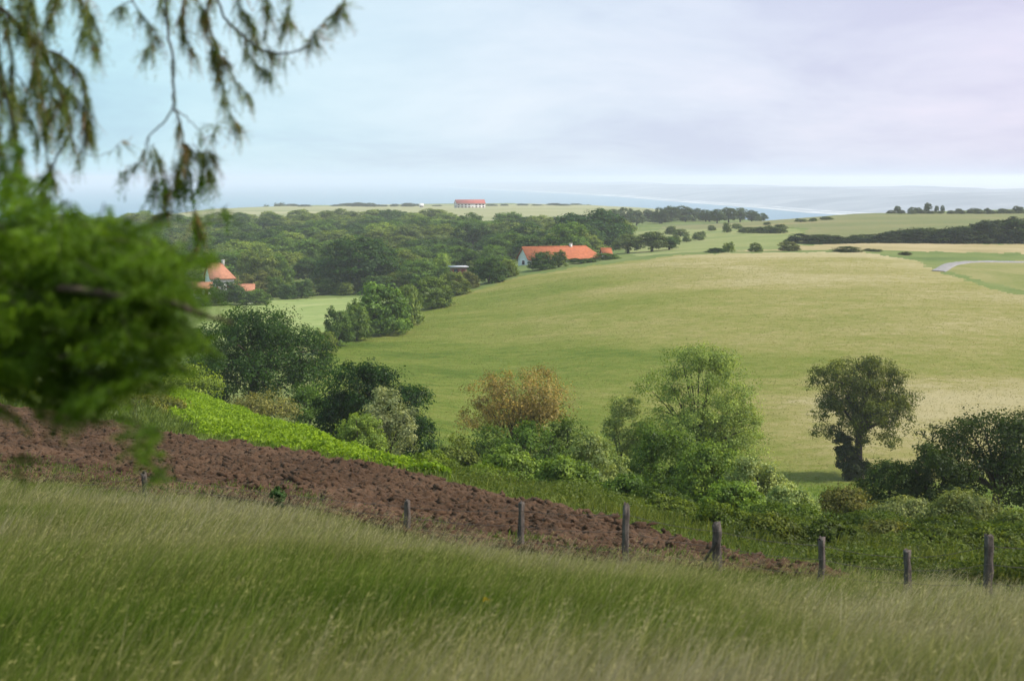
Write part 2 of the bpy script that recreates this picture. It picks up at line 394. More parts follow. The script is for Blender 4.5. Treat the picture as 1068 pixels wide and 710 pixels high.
def plough_relief(X, Yd):
    n = lambda s, k: 1-np.abs(2*noise(X/s*.75, Yd/s, k)-1)
    u = (X*.12+Yd)                                         # furrows run across the slope
    z = .12*(1-np.abs(2*noise(X/2.0, u/.55, 40)-1))+.20*n(.62, 41)*noise(X/1.1, Yd/1.1, 44)+.20*n(.30, 42)**1.5*noise(X/.5, Yd/.5, 46)+.07*n(.14, 43)
    return z-.12
def build_land():
    pc = np.concatenate([np.arange(-700,-120,20), np.arange(-120,1190,3.0), np.arange(1190,1801,20)])
    ds = np.exp(np.arange(math.log(3.2), math.log(2350), .0068))
    PX, D = np.meshgrid(pc, ds); X = (PX-CX)/F*D; Z = height(X, D)
    nr, ncol = PX.shape
    idx = np.arange(nr*ncol).reshape(nr, ncol)
    fc = np.stack([idx[:-1,:-1], idx[:-1,1:], idx[1:,1:], idx[1:,:-1]], -1).reshape(-1,4)
    pxc = ((PX[:-1,:-1]+PX[1:,1:])/2).ravel(); dc = ((D[:-1,:-1]+D[1:,1:])/2).ravel()
    xc = (pxc-CX)/F*dc
    jp = pxc+(fbm(xc/3, dc/3, 60)-.5)*10; jd = dc*(1+(fbm(xc/4+9, dc/4, 61)-.5)*.04)
    reg = np.full(len(pxc), 'hillside', dtype=object)
    near = dc < np.interp(pxc, [-500,0,200,330,430,530,720,850,1068,1900], [39,37,34,32,30.3,29.2,28.8,28,27,27])
    reg[near] = 'meadow'
    for k, poly in REG.items():
        if k == 'ploughed_field': m = inside(pxc, dc*.93, poly) & inside(pxc, dc*1.03, poly) & inside(pxc+30, dc, poly)
        else: m = inside(jp, jd, poly)
        reg[m & ~(near if k != 'ploughed_field' else np.zeros_like(near))] = k
    V = np.stack([X, D, Z], -1).reshape(-1,3)
    for k in REGMAT:
        if k == 'ploughed_field': continue
        f = fc[reg == k]
        if k == 'meadow':       # the meadow continues under and behind the camera
            pass
        if not len(f): continue
        u, inv = np.unique(f, return_inverse=True)
        v = V[u]; ff = inv.reshape(-1,4)
        if k == 'meadow':
            xs = np.arange(-60, 60.1, 3); ys = np.arange(-40, 3.5, 3)
            ys = np.append(ys[ys < 3], 3.2)
            A, B = np.meshgrid(xs, ys); Cz = height(A, B)
            i2 = np.arange(A.size).reshape(A.shape)+len(v)
            f2 = np.stack([i2[:-1,:-1], i2[:-1,1:], i2[1:,1:], i2[1:,:-1]], -1).reshape(-1,4)
            # side wings outside the field of view
            v2 = [np.stack([A,B,Cz],-1).reshape(-1,3)]; f3 = [f2]; base = len(v)+A.size
            for sgn in (-1, 1):
                tt = np.linspace(0,1,24); dd = np.linspace(3.2, 60, 20); TT, DD = np.meshgrid(tt, dd)
                edge = ((-700 if sgn < 0 else 1800)-CX)/F*DD
                XX = edge*(1-TT)+sgn*90*TT; ZZ = height(XX, DD)
                i3 = np.arange(XX.size).reshape(XX.shape)+base; base += XX.size
                q = np.stack([i3[:-1,:-1], i3[:-1,1:], i3[1:,1:], i3[1:,:-1]], -1).reshape(-1,4)
                if sgn < 0: q = q[:, ::-1]
                v2.append(np.stack([XX,DD,ZZ],-1).reshape(-1,3)); f3.append(q)
            v = np.vstack([v]+v2); ff = np.vstack([ff]+f3)
        o = link(k, mesh_from(k, v, ff, 4, None, REGMAT[k], True))
        o['label'], o['category'] = REGLABEL[k]; o['kind'] = 'structure'
    # finely broken earth
    pc = np.concatenate([np.arange(-500,-40,12), np.arange(-40,900,1.3)]); dd = np.exp(np.arange(math.log(27), math.log(93), .00125))
    PX, D = np.meshgrid(pc, dd)
    m = inside(PX.ravel(), D.ravel(), REG['ploughed_field']).reshape(PX.shape)
    fm = m[:-1,:-1] | m[1:,1:] | m[:-1,1:] | m[1:,:-1]
    X = (PX-CX)/F*D
    idx = np.arange(PX.size).reshape(PX.shape)
    fc = np.stack([idx[:-1,:-1], idx[:-1,1:], idx[1:,1:], idx[1:,:-1]], -1)[fm]
    u, inv = np.unique(fc, return_inverse=True)
    x = X.ravel()[u]; d = D.ravel()[u]
    ppx = CX+F*x/d
    E = REG['ploughed_field']; e0 = np.interp(ppx, [q[0] for q in E[:8]], [q[1] for q in E[:8]]); e1 = np.interp(ppx, [q[0] for q in E[:8:-1]], [q[1] for q in E[:8:-1]])
    fade = np.clip((d-e0)/1.2, 0, 1)*np.clip((e1-d)/.9, 0, 1)
    z = height(x, d)+(plough_relief(x, d)+.09)*fade-.05*(1-fade)
    o = link('ploughed_field', mesh_from('ploughed_field', np.stack([x,d,z],-1), inv.reshape(-1,4), 4, None, M_PLOUGH, True))
    o['label'], o['category'] = REGLABEL['ploughed_field']; o['kind'] = 'structure'
build_land()
def clods():
    rng = np.random.default_rng(91); n = 110000; poly = REG['ploughed_field']
    d = 27.5+52*rng.random(n)**1.5; px = rng.uniform(-60, 890, n)
    k = inside(px, d*.99, poly) & inside(px, d*1.012, poly); px = px[k]; d = d[k]; n = len(d); x = (px-CX)/F*d
    r = (.018+.085*rng.random(n)**3)
    z = height(x, d)+np.clip(plough_relief(x, d),-.05,.4)+.06+r*.1
    o = np.array([[-1,-1,-1],[1,-1,-1],[1,1,-1],[-1,1,-1],[-.7,-.7,1],[.7,-.7,1],[.7,.7,1],[-.7,.7,1.]])*np.array([1.7,.75,.5])
    v = o[None]*(1+rng.normal(size=(n,8,1))*.28)*r[:,None,None]
    a = rng.normal(size=n)*.6; b = rng.normal(size=n)*.45; ca, sa, cb, sb = np.cos(a)[:,None], np.sin(a)[:,None], np.cos(b)[:,None], np.sin(b)[:,None]
    v = np.stack([v[...,0]*ca-v[...,1]*sa, v[...,0]*sa+v[...,1]*ca, v[...,2]], -1)
    v = np.stack([v[...,0]*cb-v[...,2]*sb, v[...,1], v[...,0]*sb+v[...,2]*cb], -1)+np.stack([x,d,z],-1)[:,None]
    f = (np.arange(n)[:,None,None]*8+np.array([(0,3,2,1),(4,5,6,7),(0,1,5,4),(1,2,6,5),(2,3,7,6),(3,0,4,7)])[None]).reshape(-1,4)
    me = mesh_from('clods', v.reshape(-1,3), f, 4, None, M_PLOUGH)
    q = link('clods', me); q['kind'] = 'stuff'; q['label'] = 'broken clods of earth lying over the ploughed strip'; q['category'] = 'earth'
clods()

def ribbon(name, line, width, mat, label, cat, lift=.12):
    """line of (column, distance) draped on the land"""
    p = np.array([[(a-CX)/F*b, b] for a, b in line]); t = np.arange(len(p)); tt = np.linspace(0, len(p)-1, len(p)*24)
    ker = np.hanning(31); ker /= ker.sum()
    q = np.stack([np.interp(tt, t, p[:,k]) for k in (0,1)], -1)
    q = np.stack([np.convolve(np.pad(q[:,k], 15, mode='edge'), ker, 'valid') for k in (0,1)], -1)
    tan = unit(np.gradient(q, axis=0)); nrm = np.stack([-tan[:,1], tan[:,0]], -1)
    rows = []
    for s in np.linspace(-1, 1, 7):
        e = q+nrm*s*width/2; rows.append(np.column_stack([e, height(e[:,0], e[:,1])+lift*(1 if abs(s) < .9 else -1.5)]))
    V = np.stack(rows, 1); n, k, _ = V.shape
    idx = np.arange(n*k).reshape(n,k)
    f = np.stack([idx[:-1,:-1], idx[:-1,1:], idx[1:,1:], idx[1:,:-1]], -1).reshape(-1,4)
    o = link(name, mesh_from(name, V.reshape(-1,3), f, 4, None, mat, True)); o['label'] = label; o['category'] = cat; o['kind'] = 'structure'
    return o
ribbon('track', [(978,360),(982,368),(990,384),(1006,398),(1035,405),(1075,408),(1200,409),(1600,409)], 4.6, M_TRACK, 'pale gravel track bending round the green field at right', 'track', .18)
# steep grassy edge below the track bend (field bank) is part of the land; sea, beach and far coast follow
def sea():
    N = NT('sea_water'); 
    w = N.noise(.02, 5, .6, N.pos((.4,1,1))); big = N.noise(.0006, 3, .5, N.pos((.3,1,1)))
    p = N.principled(N.ramp(big, [(.35,(.015,.12,.19)),(.65,(.03,.16,.23))]), .32, w, .25, 1.0, .5)
    xs = np.array([-40000,-12000,-4000,0,4000,12000,40000.]); ys = np.array([700,1500,3000,6000,12000,24000,40000.])
    A, B = np.meshgrid(xs, ys); V = np.stack([A,B,np.full(A.shape,-100.)],-1).reshape(-1,3)
    i = np.arange(A.size).reshape(A.shape); f = np.stack([i[:-1,:-1], i[:-1,1:], i[1:,1:], i[1:,:-1]], -1).reshape(-1,4)
    o = link('sea', mesh_from('sea', V, f, 4, None, N.m)); o['kind'] = 'structure'; o['label'] = 'hazy blue-green sea reaching the horizon'; o['category'] = 'sea'
sea()
SH = np.array([((a-CX)/F*b, b) for a, b in [(440,19000),(500,13300),(580,9700),(650,7700),(728,5750),(800,4760),(852,4110),(960,3500),(1150,2900)]])
def coast():
    t = np.arange(len(SH)); tt = np.linspace(0, len(SH)-1, 160)
    S = np.stack([np.interp(tt, t, SH[:,k]) for k in (0,1)], -1)
    ss = np.concatenate([np.linspace(0, 800, 14), np.linspace(900, 2600, 14)])
    inl = np.array([.55,.835])
    Pp = S[:,None,:]+ss[None,:,None]*inl
    r = (1-np.exp(-ss/700))[None,:]
    z = -100+3+r*(22+52*fbm(Pp[...,0]/1100, Pp[...,1]/1100, 70, 4))*np.clip(ss/250,0,1)[None,:]*(1+.25*np.sin(np.clip(ss/1500,0,1)*np.pi))[None,:]
    V = np.concatenate([Pp, z[...,None]], -1); n, k, _ = V.shape
    i = np.arange(n*k).reshape(n,k); f = np.stack([i[:-1,:-1], i[:-1,1:], i[1:,1:], i[1:,:-1]], -1).reshape(-1,4)
    N = NT('haze_toned_coast'); a = N.noise(.004, 4, .6, N.pos()); N.principled(N.ramp(a, [(.35,(.20,.21,.235)),(.55,(.28,.285,.31)),(.75,(.42,.41,.42))]), .95)  # pale bluish tones carry part of the haze in the colour
    o = link('hills', mesh_from('hills', V.reshape(-1,3), f, 4, None, N.m, True)); o['kind'] = 'structure'; o['label'] = 'low hills coloured hazy blue along the far coast'; o['category'] = 'hills'
    rows = [np.column_stack([S-inl*off, np.full(len(S), zz)]) for off, zz in ((75,-99.5),(35,-98.8),(0,-97.5),(-60,-95))]
    V = np.stack(rows, 1); n, k, _ = V.shape
    i = np.arange(n*k).reshape(n,k); f = np.stack([i[:-1,:-1], i[:-1,1:], i[1:,1:], i[1:,:-1]], -1).reshape(-1,4)
    N = NT('sand_surf'); f_ = N.noise(.006, 4, .6, N.pos()); N.principled(N.ramp(f_, [(.35,(.34,.34,.35)),(.65,(.66,.65,.64))]), .9)
    o = link('beach', mesh_from('beach', V.reshape(-1,3), f, 4, None, N.m, True)); o['kind'] = 'structure'; o['label'] = 'thin white line of beach and surf along the far coast'; o['category'] = 'beach'
coast()
def far_plain():
    t = np.arange(len(SH)); tt = np.linspace(0, len(SH)-1, 80); inl = np.array([.55,.835])
    S = np.stack([np.interp(tt, t, SH[:,k]) for k in (0,1)], -1); ss = np.concatenate([[2450], np.geomspace(2600, 27000, 24)])
    Pp = S[:,None,:]+ss[None,:,None]*inl
    z = -92+26*fbm(Pp[...,0]/2600, Pp[...,1]/2600, 75, 3)-12*(ss < 2500)[None,:]
    V = np.concatenate([Pp, z[...,None]], -1); n, k, _ = V.shape
    i = np.arange(n*k).reshape(n,k); f = np.stack([i[:-1,:-1], i[:-1,1:], i[1:,1:], i[1:,:-1]], -1).reshape(-1,4)
    N = NT('haze_toned_plain'); a = N.noise(.0015, 4, .6, N.pos()); N.principled(N.ramp(a, [(.35,(.40,.385,.42)),(.65,(.48,.46,.49))]), .95)  # near-sky albedo: distant haze is put into the plain's own colour
    o = link('land', mesh_from('land', V.reshape(-1,3), f, 4, None, N.m, True)); o['kind'] = 'structure'; o['label'] = 'plain behind the far coast hills with haze put into its pale colour'; o['category'] = 'land'
far_plain()
# the air between: pale haze in one closed box, the sky outside it
def haze():
    N = NT('haze_air'); N.t.nodes.remove(N.out); N.out = N.n('ShaderNodeOutputMaterial')
    p = N.n('ShaderNodeVolumePrincipled'); p.inputs['Color'].default_value = (.90,.935,1.0,1); p.inputs['Density'].default_value = HAZE_DENSITY
    p.inputs['Anisotropy'].default_value = .0
    N.l(p.outputs[0], N.out.inputs['Volume'])
    m = Mesh(); m.box((-45000,-300,-108), (45000,42000,30))
    o = link('haze', m.build('haze', N.m)); o['kind'] = 'stuff'; o['label'] = 'thin pale haze over land and sea'; o['category'] = 'haze'
HAZE_DENSITY = 1.5e-4
if HAZE_DENSITY: haze()

# ------------------------------------------------------------------ world, sun, camera
def world():
    w = bpy.data.worlds.new('World'); sc.world = w; w.use_nodes = True; t = w.node_tree; t.nodes.clear()
    n = t.nodes.new; L = t.links.new
    out = n('ShaderNodeOutputWorld'); bg = n('ShaderNodeBackground'); bg.inputs['Strength'].default_value = .092; L(bg.outputs[0], out.inputs[0])
    sky = n('ShaderNodeTexSky'); sky.sky_type = 'NISHITA'; sky.sun_disc = False; sky.sun_elevation = SUN_EL; sky.sun_rotation = SUN_AZ
    sky.air_density = 1.0; sky.dust_density = 1.5; sky.ozone_density = 1.0
    tc = n('ShaderNodeTexCoord'); sep = n('ShaderNodeSeparateXYZ'); L(tc.outputs['Generated'], sep.inputs[0])
    # cloud sheet: project the direction on a flat layer overhead
    zz = n('ShaderNodeMath'); zz.operation = 'MAXIMUM'; zz.inputs[1].default_value = .0; L(sep.outputs['Z'], zz.inputs[0])
    za = n('ShaderNodeMath'); za.operation = 'ADD'; za.inputs[1].default_value = .26; L(zz.outputs[0], za.inputs[0])
    dv = n('ShaderNodeVectorMath'); dv.operation = 'DIVIDE'; L(tc.outputs['Generated'], dv.inputs[0])
    cb = n('ShaderNodeCombineXYZ'); 
    for k in range(3): L(za.outputs[0], cb.inputs[k])
    L(cb.outputs[0], dv.inputs[1])
    mp = n('ShaderNodeMapping'); mp.inputs['Location'].default_value = (3.1, 1.7, 0); mp.inputs['Scale'].default_value = (1.5,1.7,1.2); L(dv.outputs[0], mp.inputs[0])
    nz = n('ShaderNodeTexNoise'); nz.inputs['Scale'].default_value = 1.1; nz.inputs['Detail'].default_value = 6; nz.inputs['Roughness'].default_value = .58; nz.inputs['Distortion'].default_value = .3
    L(mp.outputs[0], nz.inputs['Vector'])
    cr = n('ShaderNodeValToRGB'); e = cr.color_ramp.elements; e.new(.5)
    e[0].position = .34; e[0].color = (7.5,8.1,9.5,1); e[1].position = .50; e[1].color = (8.6,9.3,10.3,1); e[2].position = .66; e[2].color = (9.6,10.0,10.8,1)
    L(nz.outputs[0], cr.inputs[0])
    # thin veil over the sky texture, thicker towards the horizon
    mr = n('ShaderNodeMapRange'); mr.inputs[1].default_value = 0; mr.inputs[2].default_value = .25; mr.inputs[3].default_value = .92; mr.inputs[4].default_value = .8; L(sep.outputs['Z'], mr.inputs[0])
    mx = n('ShaderNodeMix'); mx.data_type = 'RGBA'; L(mr.outputs[0], mx.inputs[0]); L(sky.outputs[0], mx.inputs[6]); L(cr.outputs[0], mx.inputs[7])
    # the veil is cyan on the sea side and mauve inland
    mx2 = n('ShaderNodeMapRange'); mx2.inputs[1].default_value = -.35; mx2.inputs[2].default_value = .35; L(sep.outputs['X'], mx2.inputs[0])
    tr = n('ShaderNodeValToRGB'); e = tr.color_ramp.elements; e.new(.5)
    e[0].color = (.66,.985,1.0,1); e[1].position = .5; e[1].color = (.93,1.0,1.04,1); e[2].position = 1.0; e[2].color = (1.0,.90,1.0,1)
    L(mx2.outputs[0], tr.inputs[0])
    ml = n('ShaderNodeMix'); ml.data_type = 'RGBA'; ml.blend_type = 'MULTIPLY'; ml.inputs[0].default_value = 1; L(mx.outputs[2], ml.inputs[6]); L(tr.outputs[0], ml.inputs[7])
    L(ml.outputs[2], bg.inputs['Color'])
world()
sun = bpy.data.lights.new('sun', 'SUN'); sun.energy = 5.0; sun.angle = math.radians(.5); sun.color = (1,.95,.86)
so = bpy.data.objects.new('sun', sun); COL.objects.link(so); so.location = tuple(SUN_DIR*50)
so.rotation_euler = Vector(-SUN_DIR).to_track_quat('-Z', 'Y').to_euler()
cam = bpy.data.cameras.new('camera'); co = bpy.data.objects.new('camera', cam); COL.objects.link(co); sc.camera = co
co.rotation_euler = (math.pi/2, 0, 0); cam.sensor_width = 36; cam.lens = 36*F/W0; cam.shift_y = -(H0/2-HY)/W0
cam.clip_start = .05; cam.clip_end = 120000
cam.dof.use_dof = True; cam.dof.focus_distance = 160; cam.dof.aperture_fstop = 1.9
sc.render.engine = 'CYCLES'; cy = sc.cycles
cy.use_denoising = True; cy.max_bounces = 6; cy.diffuse_bounces = 3; cy.glossy_bounces = 2; cy.transmission_bounces = 4; cy.transparent_max_bounces = 4; cy.volume_bounces = 2
cy.sample_clamp_indirect = 6
vs = sc.view_settings; vs.view_transform = 'Standard'; vs.look = 'None'; vs.gamma = 1; vs.use_curve_mapping = False; vs.exposure = .08
# ------------------------------------------------------------------ trees and shrubs of the middle distance
def ell(*rows): return list(rows)
G_VAL = 'trees and shrubs along the valley'
plant('oak_tree', 'broad dark green oak with spreading crown above the bright green bank', 'tree', 266, 150, 150, 320,
      [(0,0,.66,.62,.7,.32),(-.42,0,.55,.52,.5,.30),(.42,-.1,.5,.54,.5,.33),(.0,-.4,.36,.75,.5,.28),(.7,0,.30,.36,.3,.26),(-.65,0,.30,.4,.3,.26),(-.1,-.2,.2,.6,.4,.2)],
      (.019,.050,.010), 11, 430, 85, .27, .072, 18, .030)
plant('shrub', 'leafy green shrub at the right foot of the broad oak', 'shrub', 318, 138, 44, 402, BUSH, (.05,.10,.025), 12, 90, 60, .24, .16, stem='stems', leafname='foliage')
plant('shrub', 'greyish flowering shrub low under the broad oak', 'shrub', 268, 132, 74, 416, BUSH, (.12,.13,.07), 13, 80, 60, .22, .14, stem='stems', leafname='foliage')
plant('evergreen_shrub', 'very dark evergreen rising behind the cream flowering shrub', 'shrub', 392, 114, 124, 378,
      [(-.28,0,.72,.50,.5,.26),(.08,.1,.66,.42,.5,.27),(.40,0,.50,.48,.5,.30),(.6,0,.26,.36,.4,.25),(-.62,0,.40,.34,.4,.34),(-.1,.2,.35,.8,.5,.3)],
      (.012,.036,.009), 14, 420, 70, .22, .07, 14, .03, stem='stems', leafname='foliage')
plant('flowering_shrub', 'cream flowering shrub in front of the dark evergreen', 'shrub', 402, 105, 62, 402,
      [(0,0,.66,.7,.6,.3),(.35,-.1,.42,.6,.5,.32),(-.3,-.1,.5,.5,.4,.3)], (.15,.185,.155), 15, 170, 60, .17, .10, stem='stems', leafname='foliage')
plant('round_shrub', 'rounded light green shrub low beside the cream flowering shrub', 'shrub', 376, 99, 54, 432,
      [(0,0,.45,.85,.8,.5),(.3,0,.3,.6,.6,.3)], (.11,.17,.05), 16, 160, 60, .16, .10, stem='stems', leafname='foliage')
plant('shrub', 'loose olive green shrub on the left top of the bright green bank', 'shrub', 188, 126, 78, 384, BUSH, (.11,.165,.035), 17, 150, 55, .22, .12, stem='stems', leafname='foliage')
plant('evergreen_shrub', 'dark glossy bush behind the feathery foreground branches', 'shrub', 95, 116, 150, 352, ROUND, (.022,.052,.014), 18, 330, 60, .26, .09, stem='stems', leafname='foliage')
plant('evergreen_shrub', 'dark bush at the far left behind the foreground foliage', 'shrub', -20, 112, 130, 330, ROUND, (.022,.05,.014), 19, 260, 55, .28, .1, stem='stems', leafname='foliage')
plant('shrub', 'bright yellow-green shrub at the left end of the ploughed earth', 'shrub', 8, 84, 60, 392, BUSH, (.15,.22,.035), 20, 110, 55, .2, .13, stem='stems', leafname='foliage')
plant('shrub', 'dull grass-green bush between the ploughed earth and the dark bushes at left', 'shrub', 120, 92, 80, 402, BUSH, (.085,.125,.03), 71, 150, 60, .2, .11, stem='stems', leafname='foliage')
plant('shrub', 'tawny scrub clump at the left end of the bright green bank', 'shrub', 160, 82, 60, 424, BUSH, (.095,.11,.04), 72, 130, 60, .17, .12, stem='stems', leafname='foliage')
# the valley group in the middle
plant('copper_tree', 'thin tan-leaved tree left of the tall pale green tree', 'tree', 541, 120, 112, 386,
      [(0,0,.80,.80,.8,.18),(0,.1,.52,.66,.6,.24),(-.45,0,.68,.52,.5,.19),(.45,0,.68,.52,.5,.19),(0,.1,.6,.8,.6,.2)], (.175,.145,.085), 21, 400, 40, .19, .075, 30, .022, .30, inner=.25, twigs=2, under=-.2)
plant('shrub', 'dark green shrub under the tan-leaved tree', 'shrub', 512, 106, 66, 446, BUSH, (.045,.085,.022), 22, 150, 60, .19, .12, stem='stems', leafname='foliage')
plant('shrub', 'tall dense green shrub right of centre under the tan crown', 'shrub', 553, 101, 66, 438, BUSH, (.055,.105,.026), 23, 190, 60, .19, .11, stem='stems', leafname='foliage')
plant('shrub', 'dark shrub with open top between the tan-leaved and pale green trees', 'shrub', 592, 103, 62, 434, BUSH, (.05,.085,.025), 24, 170, 60, .19, .11, stem='stems', leafname='foliage')
plant('shrub', 'small grey-green shrub at the left end of the valley thicket', 'shrub', 476, 84, 56, 464, BUSH, (.07,.10,.035), 25, 110, 55, .19, .13, stem='stems', leafname='foliage')
plant('shrub', 'light green shrub low in front of the valley thicket', 'shrub', 532, 66, 64, 472, BUSH, (.10,.16,.045), 26, 150, 60, .16, .11, stem='stems', leafname='foliage')
plant('willow_shrub', 'pale silvery shrub reaching up left of the tall pale green tree', 'shrub', 652, 108, 60, 412, [(0,0,.7,.6,.6,.28),(-.35,0,.5,.5,.5,.3),(.35,0,.4,.6,.5,.3)], (.14,.185,.10), 27, 180, 50, .17, .10, stem='stems', leafname='foliage')
plant('willow_shrub', 'pale grey-green shrub with whitish flowers in the middle of the thicket', 'shrub', 620, 76, 66, 452, BUSH, (.13,.175,.10), 28, 160, 60, .15, .11, stem='stems', leafname='foliage')
plant('shrub', 'mid green shrub at the foot of the silvery shrub', 'shrub', 586, 63, 60, 478, BUSH, (.085,.14,.038), 29, 120, 60, .16, .12, stem='stems', leafname='foliage')
plant('ash_tree', 'tall pale green airy tree, the highest in the valley', 'tree', 727, 106, 132, 360,
      [(.08,0,.80,.62,.6,.19),(-.40,0,.68,.48,.5,.20),(.46,0,.62,.52,.5,.22),(.05,-.3,.52,.8,.6,.22),(-.05,.1,.42,.95,.7,.22),(-.3,-.1,.34,.75,.5,.2),(.35,-.1,.34,.7,.5,.2),(.3,.1,.86,.4,.4,.12),(-.1,0,.9,.4,.4,.1)],
      (.14,.20,.09), 30, 860, 60, .15, .060, 40, .019, .30, inner=.15, twigs=2, under=-.2)
plant('shrub', 'dense dark green shrub at the foot of the tall pale tree', 'shrub', 700, 84, 96, 450, BUSH, (.06,.105,.028), 31, 260, 60, .18, .09, stem='stems', leafname='foliage')
plant('shrub', 'mid green shrub under the right side of the tall pale tree', 'shrub', 745, 80, 80, 462, BUSH, (.09,.145,.042), 32, 210, 60, .17, .10, stem='stems', leafname='foliage')
plant('flowering_shrub', 'whitish flowering shrub right of the tall pale tree', 'shrub', 792, 76, 70, 478, BUSH, (.17,.22,.14), 33, 190, 60, .15, .10, stem='stems', leafname='foliage')
plant('flowering_shrub', 'low whitish bush sloping down right of the taller flowering shrub', 'shrub', 822, 64, 60, 514, BUSH, (.15,.205,.115), 34, 160, 60, .14, .11, stem='stems', leafname='foliage')
plant('shrub', 'light green bush low in front of the whitish flowering shrub', 'shrub', 766, 60, 66, 506, BUSH, (.10,.165,.045), 35, 170, 60, .14, .10, stem='stems', leafname='foliage')
plant('shrub', 'low dark bush in the shade left of the tall tree foot', 'shrub', 655, 60, 66, 500, BUSH, (.045,.085,.022), 36, 130, 60, .16, .12, stem='stems', leafname='foliage')
# lone tree in the hay field
plant('lone_tree', 'lone ivy-clad tree standing in the hay field', 'tree', 896, 164, 106, 371,
      [(.0,0,.80,.60,.6,.17),(.50,0,.68,.48,.45,.22),(-.46,0,.77,.42,.4,.15),(.05,0,.56,.66,.6,.27),(-.42,0,.52,.36,.36,.17),(.25,0,.55,.52,.5,.2),(.46,0,.47,.56,.5,.21),(.26,0,.33,.52,.45,.19),(-.58,0,.36,.24,.26,.06),(-.42,0,.34,.18,.2,.06),(-.12,0,.60,.34,.3,.2),(.3,0,.86,.4,.4,.11),(-.5,0,.62,.2,.2,.08)],
      (.062,.082,.022), 37, 520, 60, .25, .066, 26, .038, .34, inner=.3, twigs=1, under=-.6)
plant('ivy_shrub', 'dark ivy wrapped round the foot of the lone tree', 'shrub', 885, 162.5, 38, 456, [(-.05,0,.40,.55,.5,.40),(.45,0,.22,.65,.6,.24),(-.3,0,.75,.36,.34,.25)], (.020,.033,.011), 38, 190, 60, .25, .11, stem='stems', leafname='foliage')
# right hand thicket
plant('oak_tree', 'dark tree at the right edge of the picture over the thicket', 'tree', 1040, 90, 150, 430,
      [(0,0,.74,.62,.7,.24),(-.55,0,.72,.36,.4,.2),(.4,0,.66,.6,.6,.28),(-.2,-.2,.42,.9,.6,.3),(.5,0,.35,.5,.5,.3)], (.020,.036,.010), 39, 420, 60, .19, .07, 26, .03, inner=.4)
plant('shrub', 'dark shrub left of the dark tree at the right edge', 'shrub', 978, 88, 88, 462, BUSH, (.022,.040,.011), 40, 240, 60, .18, .09, stem='stems', leafname='foliage')
plant('shrub', 'dark green shrub sloping down towards the lone tree', 'shrub', 930, 90, 74, 482, BUSH, (.032,.056,.016), 41, 190, 60, .18, .10, stem='stems', leafname='foliage')
plant('shrub', 'olive brown shrub at the left end of the right thicket', 'shrub', 882, 76, 64, 512, BUSH, (.075,.082,.032), 42, 150, 60, .15, .11, stem='stems', leafname='foliage')
plant('willow_shrub', 'silvery grey-green shrub in front of the dark right thicket', 'shrub', 950, 70, 90, 524, BUSH, (.12,.15,.095), 43, 230, 60, .14, .09, stem='stems', leafname='foliage')
plant('willow_shrub', 'pale olive shrub below the dark tree at the right edge', 'shrub', 1012, 66, 88, 516, BUSH, (.09,.115,.06), 44, 200, 60, .14, .10, stem='stems', leafname='foliage')
plant('shrub', 'dull green bush at the right edge behind the last fence post', 'shrub', 1068, 58, 70, 540, BUSH, (.07,.10,.035), 45, 160, 60, .13, .11, stem='stems', leafname='foliage')
plant('shrub', 'green bush between the olive brown shrub and the silvery shrub', 'shrub', 908, 66, 60, 540, BUSH, (.06,.10,.03), 46, 140, 60, .14, .12, stem='stems', leafname='foliage')

plant('shrub', 'shaded dark green shrub low between the silvery shrub and the tall pale tree', 'shrub', 690, 56, 60, 512, BUSH, (.04,.07,.018), 51, 140, 60, .11, .11, stem='stems', leafname='foliage')
plant('shrub', 'small bright green bush below the tan-leaved tree beside the grassy bank', 'shrub', 505, 58, 52, 496, BUSH, (.085,.135,.03), 52, 120, 60, .11, .12, stem='stems', leafname='foliage')
plant('shrub', 'low yellow-green bush where the bright bank meets the valley thicket', 'shrub', 448, 62, 50, 478, BUSH, (.10,.15,.035), 53, 110, 60, .12, .12, stem='stems', leafname='foliage')
plant('shrub', 'dull olive bush behind the fence midway between the braced post and the next', 'shrub', 803, 38.0, 64, 558, BUSH, (0.060,0.082,0.022), 61, 170, 60, .095, .10, stem='stems', leafname='foliage')
plant('shrub', 'dark green bush directly behind the fifth post from the left', 'shrub', 868, 38.0, 62, 560, BUSH, (0.040,0.062,0.018), 62, 170, 60, .095, .10, stem='stems', leafname='foliage')
plant('shrub', 'greyish green bush behind the fence left of the short post', 'shrub', 925, 40.0, 66, 554, BUSH, (0.085,0.100,0.045), 63, 170, 60, .095, .10, stem='stems', leafname='foliage')
plant('shrub', 'dark bush behind the fence right of the short post', 'shrub', 978, 39.0, 66, 562, BUSH, (0.042,0.062,0.018), 64, 170, 60, .095, .10, stem='stems', leafname='foliage')
plant('shrub', 'mid green bush just behind the tall right post', 'shrub', 1032, 40.0, 70, 560, BUSH, (0.062,0.088,0.024), 65, 170, 60, .095, .10, stem='stems', leafname='foliage')
plant('shrub', 'low green bush at the right end of the ploughed earth', 'shrub', 752, 42.0, 66, 546, BUSH, (0.062,0.095,0.024), 66, 170, 60, .095, .10, stem='stems', leafname='foliage')
plant('shrub', 'low green nettle bush behind the middle of the ploughed edge', 'shrub', 696, 47.0, 60, 540, BUSH, (0.066,0.100,0.026), 67, 170, 60, .095, .10, stem='stems', leafname='foliage')
plant('shrub', 'dark bramble thicket close behind the fence between its last two posts', 'shrub', 992, 50, 92, 556, BUSH, (.04,.062,.018), 47, 210, 60, .12, .09, stem='stems', leafname='foliage')
plant('shrub', 'green bramble bush behind the fence at the lower right edge', 'shrub', 1062, 44, 90, 572, BUSH, (.055,.085,.022), 48, 200, 60, .11, .09, stem='stems', leafname='foliage')
